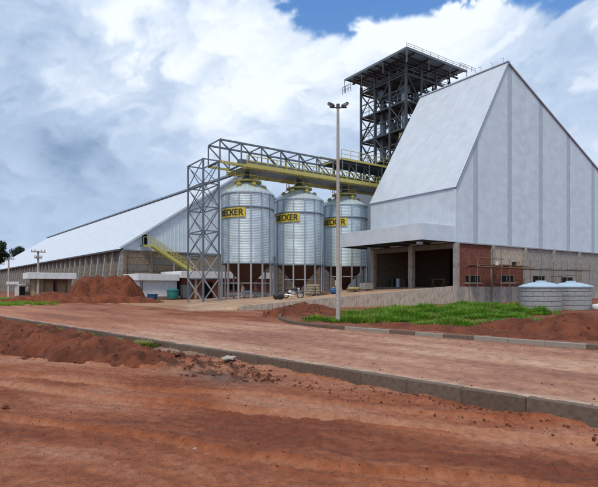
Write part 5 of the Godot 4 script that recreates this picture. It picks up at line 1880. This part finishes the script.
# ------------------------------------------------------------------ scene
func _ready() -> void:
	rng.seed = 20240
	# camera: level, lens shifted up
	var cam := Camera3D.new()
	cam.name = "camera"
	add_child(cam)
	cam.position = Vector3(0, 1.6, 0)
	cam.projection = Camera3D.PROJECTION_FRUSTUM
	cam.near = 0.1
	cam.far = 3000.0
	cam.size = 0.1 * 2.0 * 243.5 / 495.0
	cam.frustum_offset = Vector2(0, 0.1 * 42.5 / 495.0)
	cam.current = true
	# cloudy sky
	var env := Environment.new()
	env.background_mode = Environment.BG_SKY
	var sky := Sky.new()
	var pan := PanoramaSkyMaterial.new()
	pan.panorama = sky_image()
	sky.sky_material = pan
	env.sky = sky
	env.background_energy_multiplier = 1.0
	env.tonemap_mode = Environment.TONE_MAPPER_LINEAR
	env.tonemap_exposure = 1.42
	env.sdfgi_enabled = true
	env.ssao_enabled = true
	env.ssil_enabled = true
	var we := WorldEnvironment.new()
	we.name = "environment"
	we.environment = env
	add_child(we)
	# veiled sun, high on the left
	var sun := DirectionalLight3D.new()
	sun.name = "sun"
	sun.light_color = Color(1.0, 0.95, 0.87)
	sun.light_energy = 0.5
	sun.light_angular_distance = 10.0
	sun.shadow_enabled = true
	add_child(sun)
	sun.look_at_from_position(Vector3(-0.25, 1.0, 0.65) * 50.0, Vector3.ZERO)

	nz = {"a": noise(1, 0.22, 4), "b": noise(2, 0.8, 4), "c": noise(3, 1.4, 4)}
	unit_box = BoxMesh.new()
	unit_tube = CylinderMesh.new()
	unit_tube.top_radius = 0.5
	unit_tube.bottom_radius = 0.5
	unit_tube.height = 1.0
	unit_tube.radial_segments = 10
	unit_tube.rings = 0
	make_materials()

	# ground, reaching the horizon
	var ss := steps([[-900, -200, 100], [-200, -40, 20], [-40, -8, 2.0], [-8, -1, 0.3], [-1, 13, 0.04], [13, 20, 0.08], [20, 40, 0.2], [40, 90, 1.0], [90, 300, 10], [300, 1500, 100]])
	var ns := steps([[-600, -100, 100], [-100, -20, 10], [-20, -2, 1.0], [-2, 1.5, 0.2], [1.5, 7.31, 0.036], [7.31, 7.35, 0.04], [7.35, 13.4, 0.6], [13.4, 24, 0.12], [24, 50, 0.4], [50, 120, 3.0], [120, 400, 25.0], [400, 1500, 100]])
	var g := sheet("ground", ss, ns, ground_y, soil_color, M.soil, road_point)
	tag(g, "bare red earth of the building site", "", "", "structure")
	var r := sheet("road", steps([[-60, -6, 1.0], [-6, 30, 0.14], [30, 150, 1.0]]), steps([[7.29, 7.5, 0.03], [7.5, 14.35, 0.09]]), road_y, road_color, M.road_soil, road_point)
	tag(r, "compacted pinkish dirt road between the two kerbs", "", "", "structure")
	build_kerbs()
	build_platform()
	print("ground done")

	build_hall()
	build_warehouse()
	make_silo_meshes()
	build_silo(-12.9, "corrugated steel silo with yellow name plate beside the slender lattice tower")
	build_silo(-6.5, "middle one of the three corrugated steel silos, with yellow name plate")
	build_silo(-0.1, "corrugated steel silo with yellow name plate behind the lamp post, nearest the hall")
	build_tower()
	build_gallery()
	build_headhouse()
	build_sheds()
	print("buildings done")

	build_heaps()
	build_lamp_post()
	utility_pole(Vector3(-30.3, 0, -57.5), 5.7, "utility pole with two cross arms in front of the white gatehouse roof", [[0.15, 0.75], [0.85, 0.4]])
	utility_pole(Vector3(-47.5, 0, -81.0), 6.2, "thin utility pole left of the gatehouse with a short cross arm", [[0.2, 0.8]])
	utility_pole(Vector3(-57.5, 0, -95.0), 6.0, "farthest utility pole at the left picture edge", [[0.2, 0.9]])
	build_tank(Vector3(14.75, 0.06, -30.2), 0.2, "ribbed grey water tank with pale blue lid, the full one in front")
	build_tank(Vector3(17.35, 0.06, -31.6), 0.7, "ribbed grey water tank with pale blue lid, partly hidden behind the other")
	build_yard_things()
	build_tree(Vector3(-137.5, 0, -226.0), 21.5, 5.2, 901, "tall dark tree at the left picture edge behind the warehouse", Vector3(0.025, 0.05, 0.02))
	build_tree(Vector3(-133.0, 0, -232.0), 16.5, 3.8, 902, "shorter dark tree right of the tall one behind the warehouse", Vector3(0.028, 0.052, 0.024))
	build_tree(Vector3(-150.0, 0, -265.0), 22.0, 5.0, 903, "pale distant tree showing just above the far warehouse roof end", Vector3(0.05, 0.07, 0.05))
	build_stones()
	build_grass()
	print("all done")
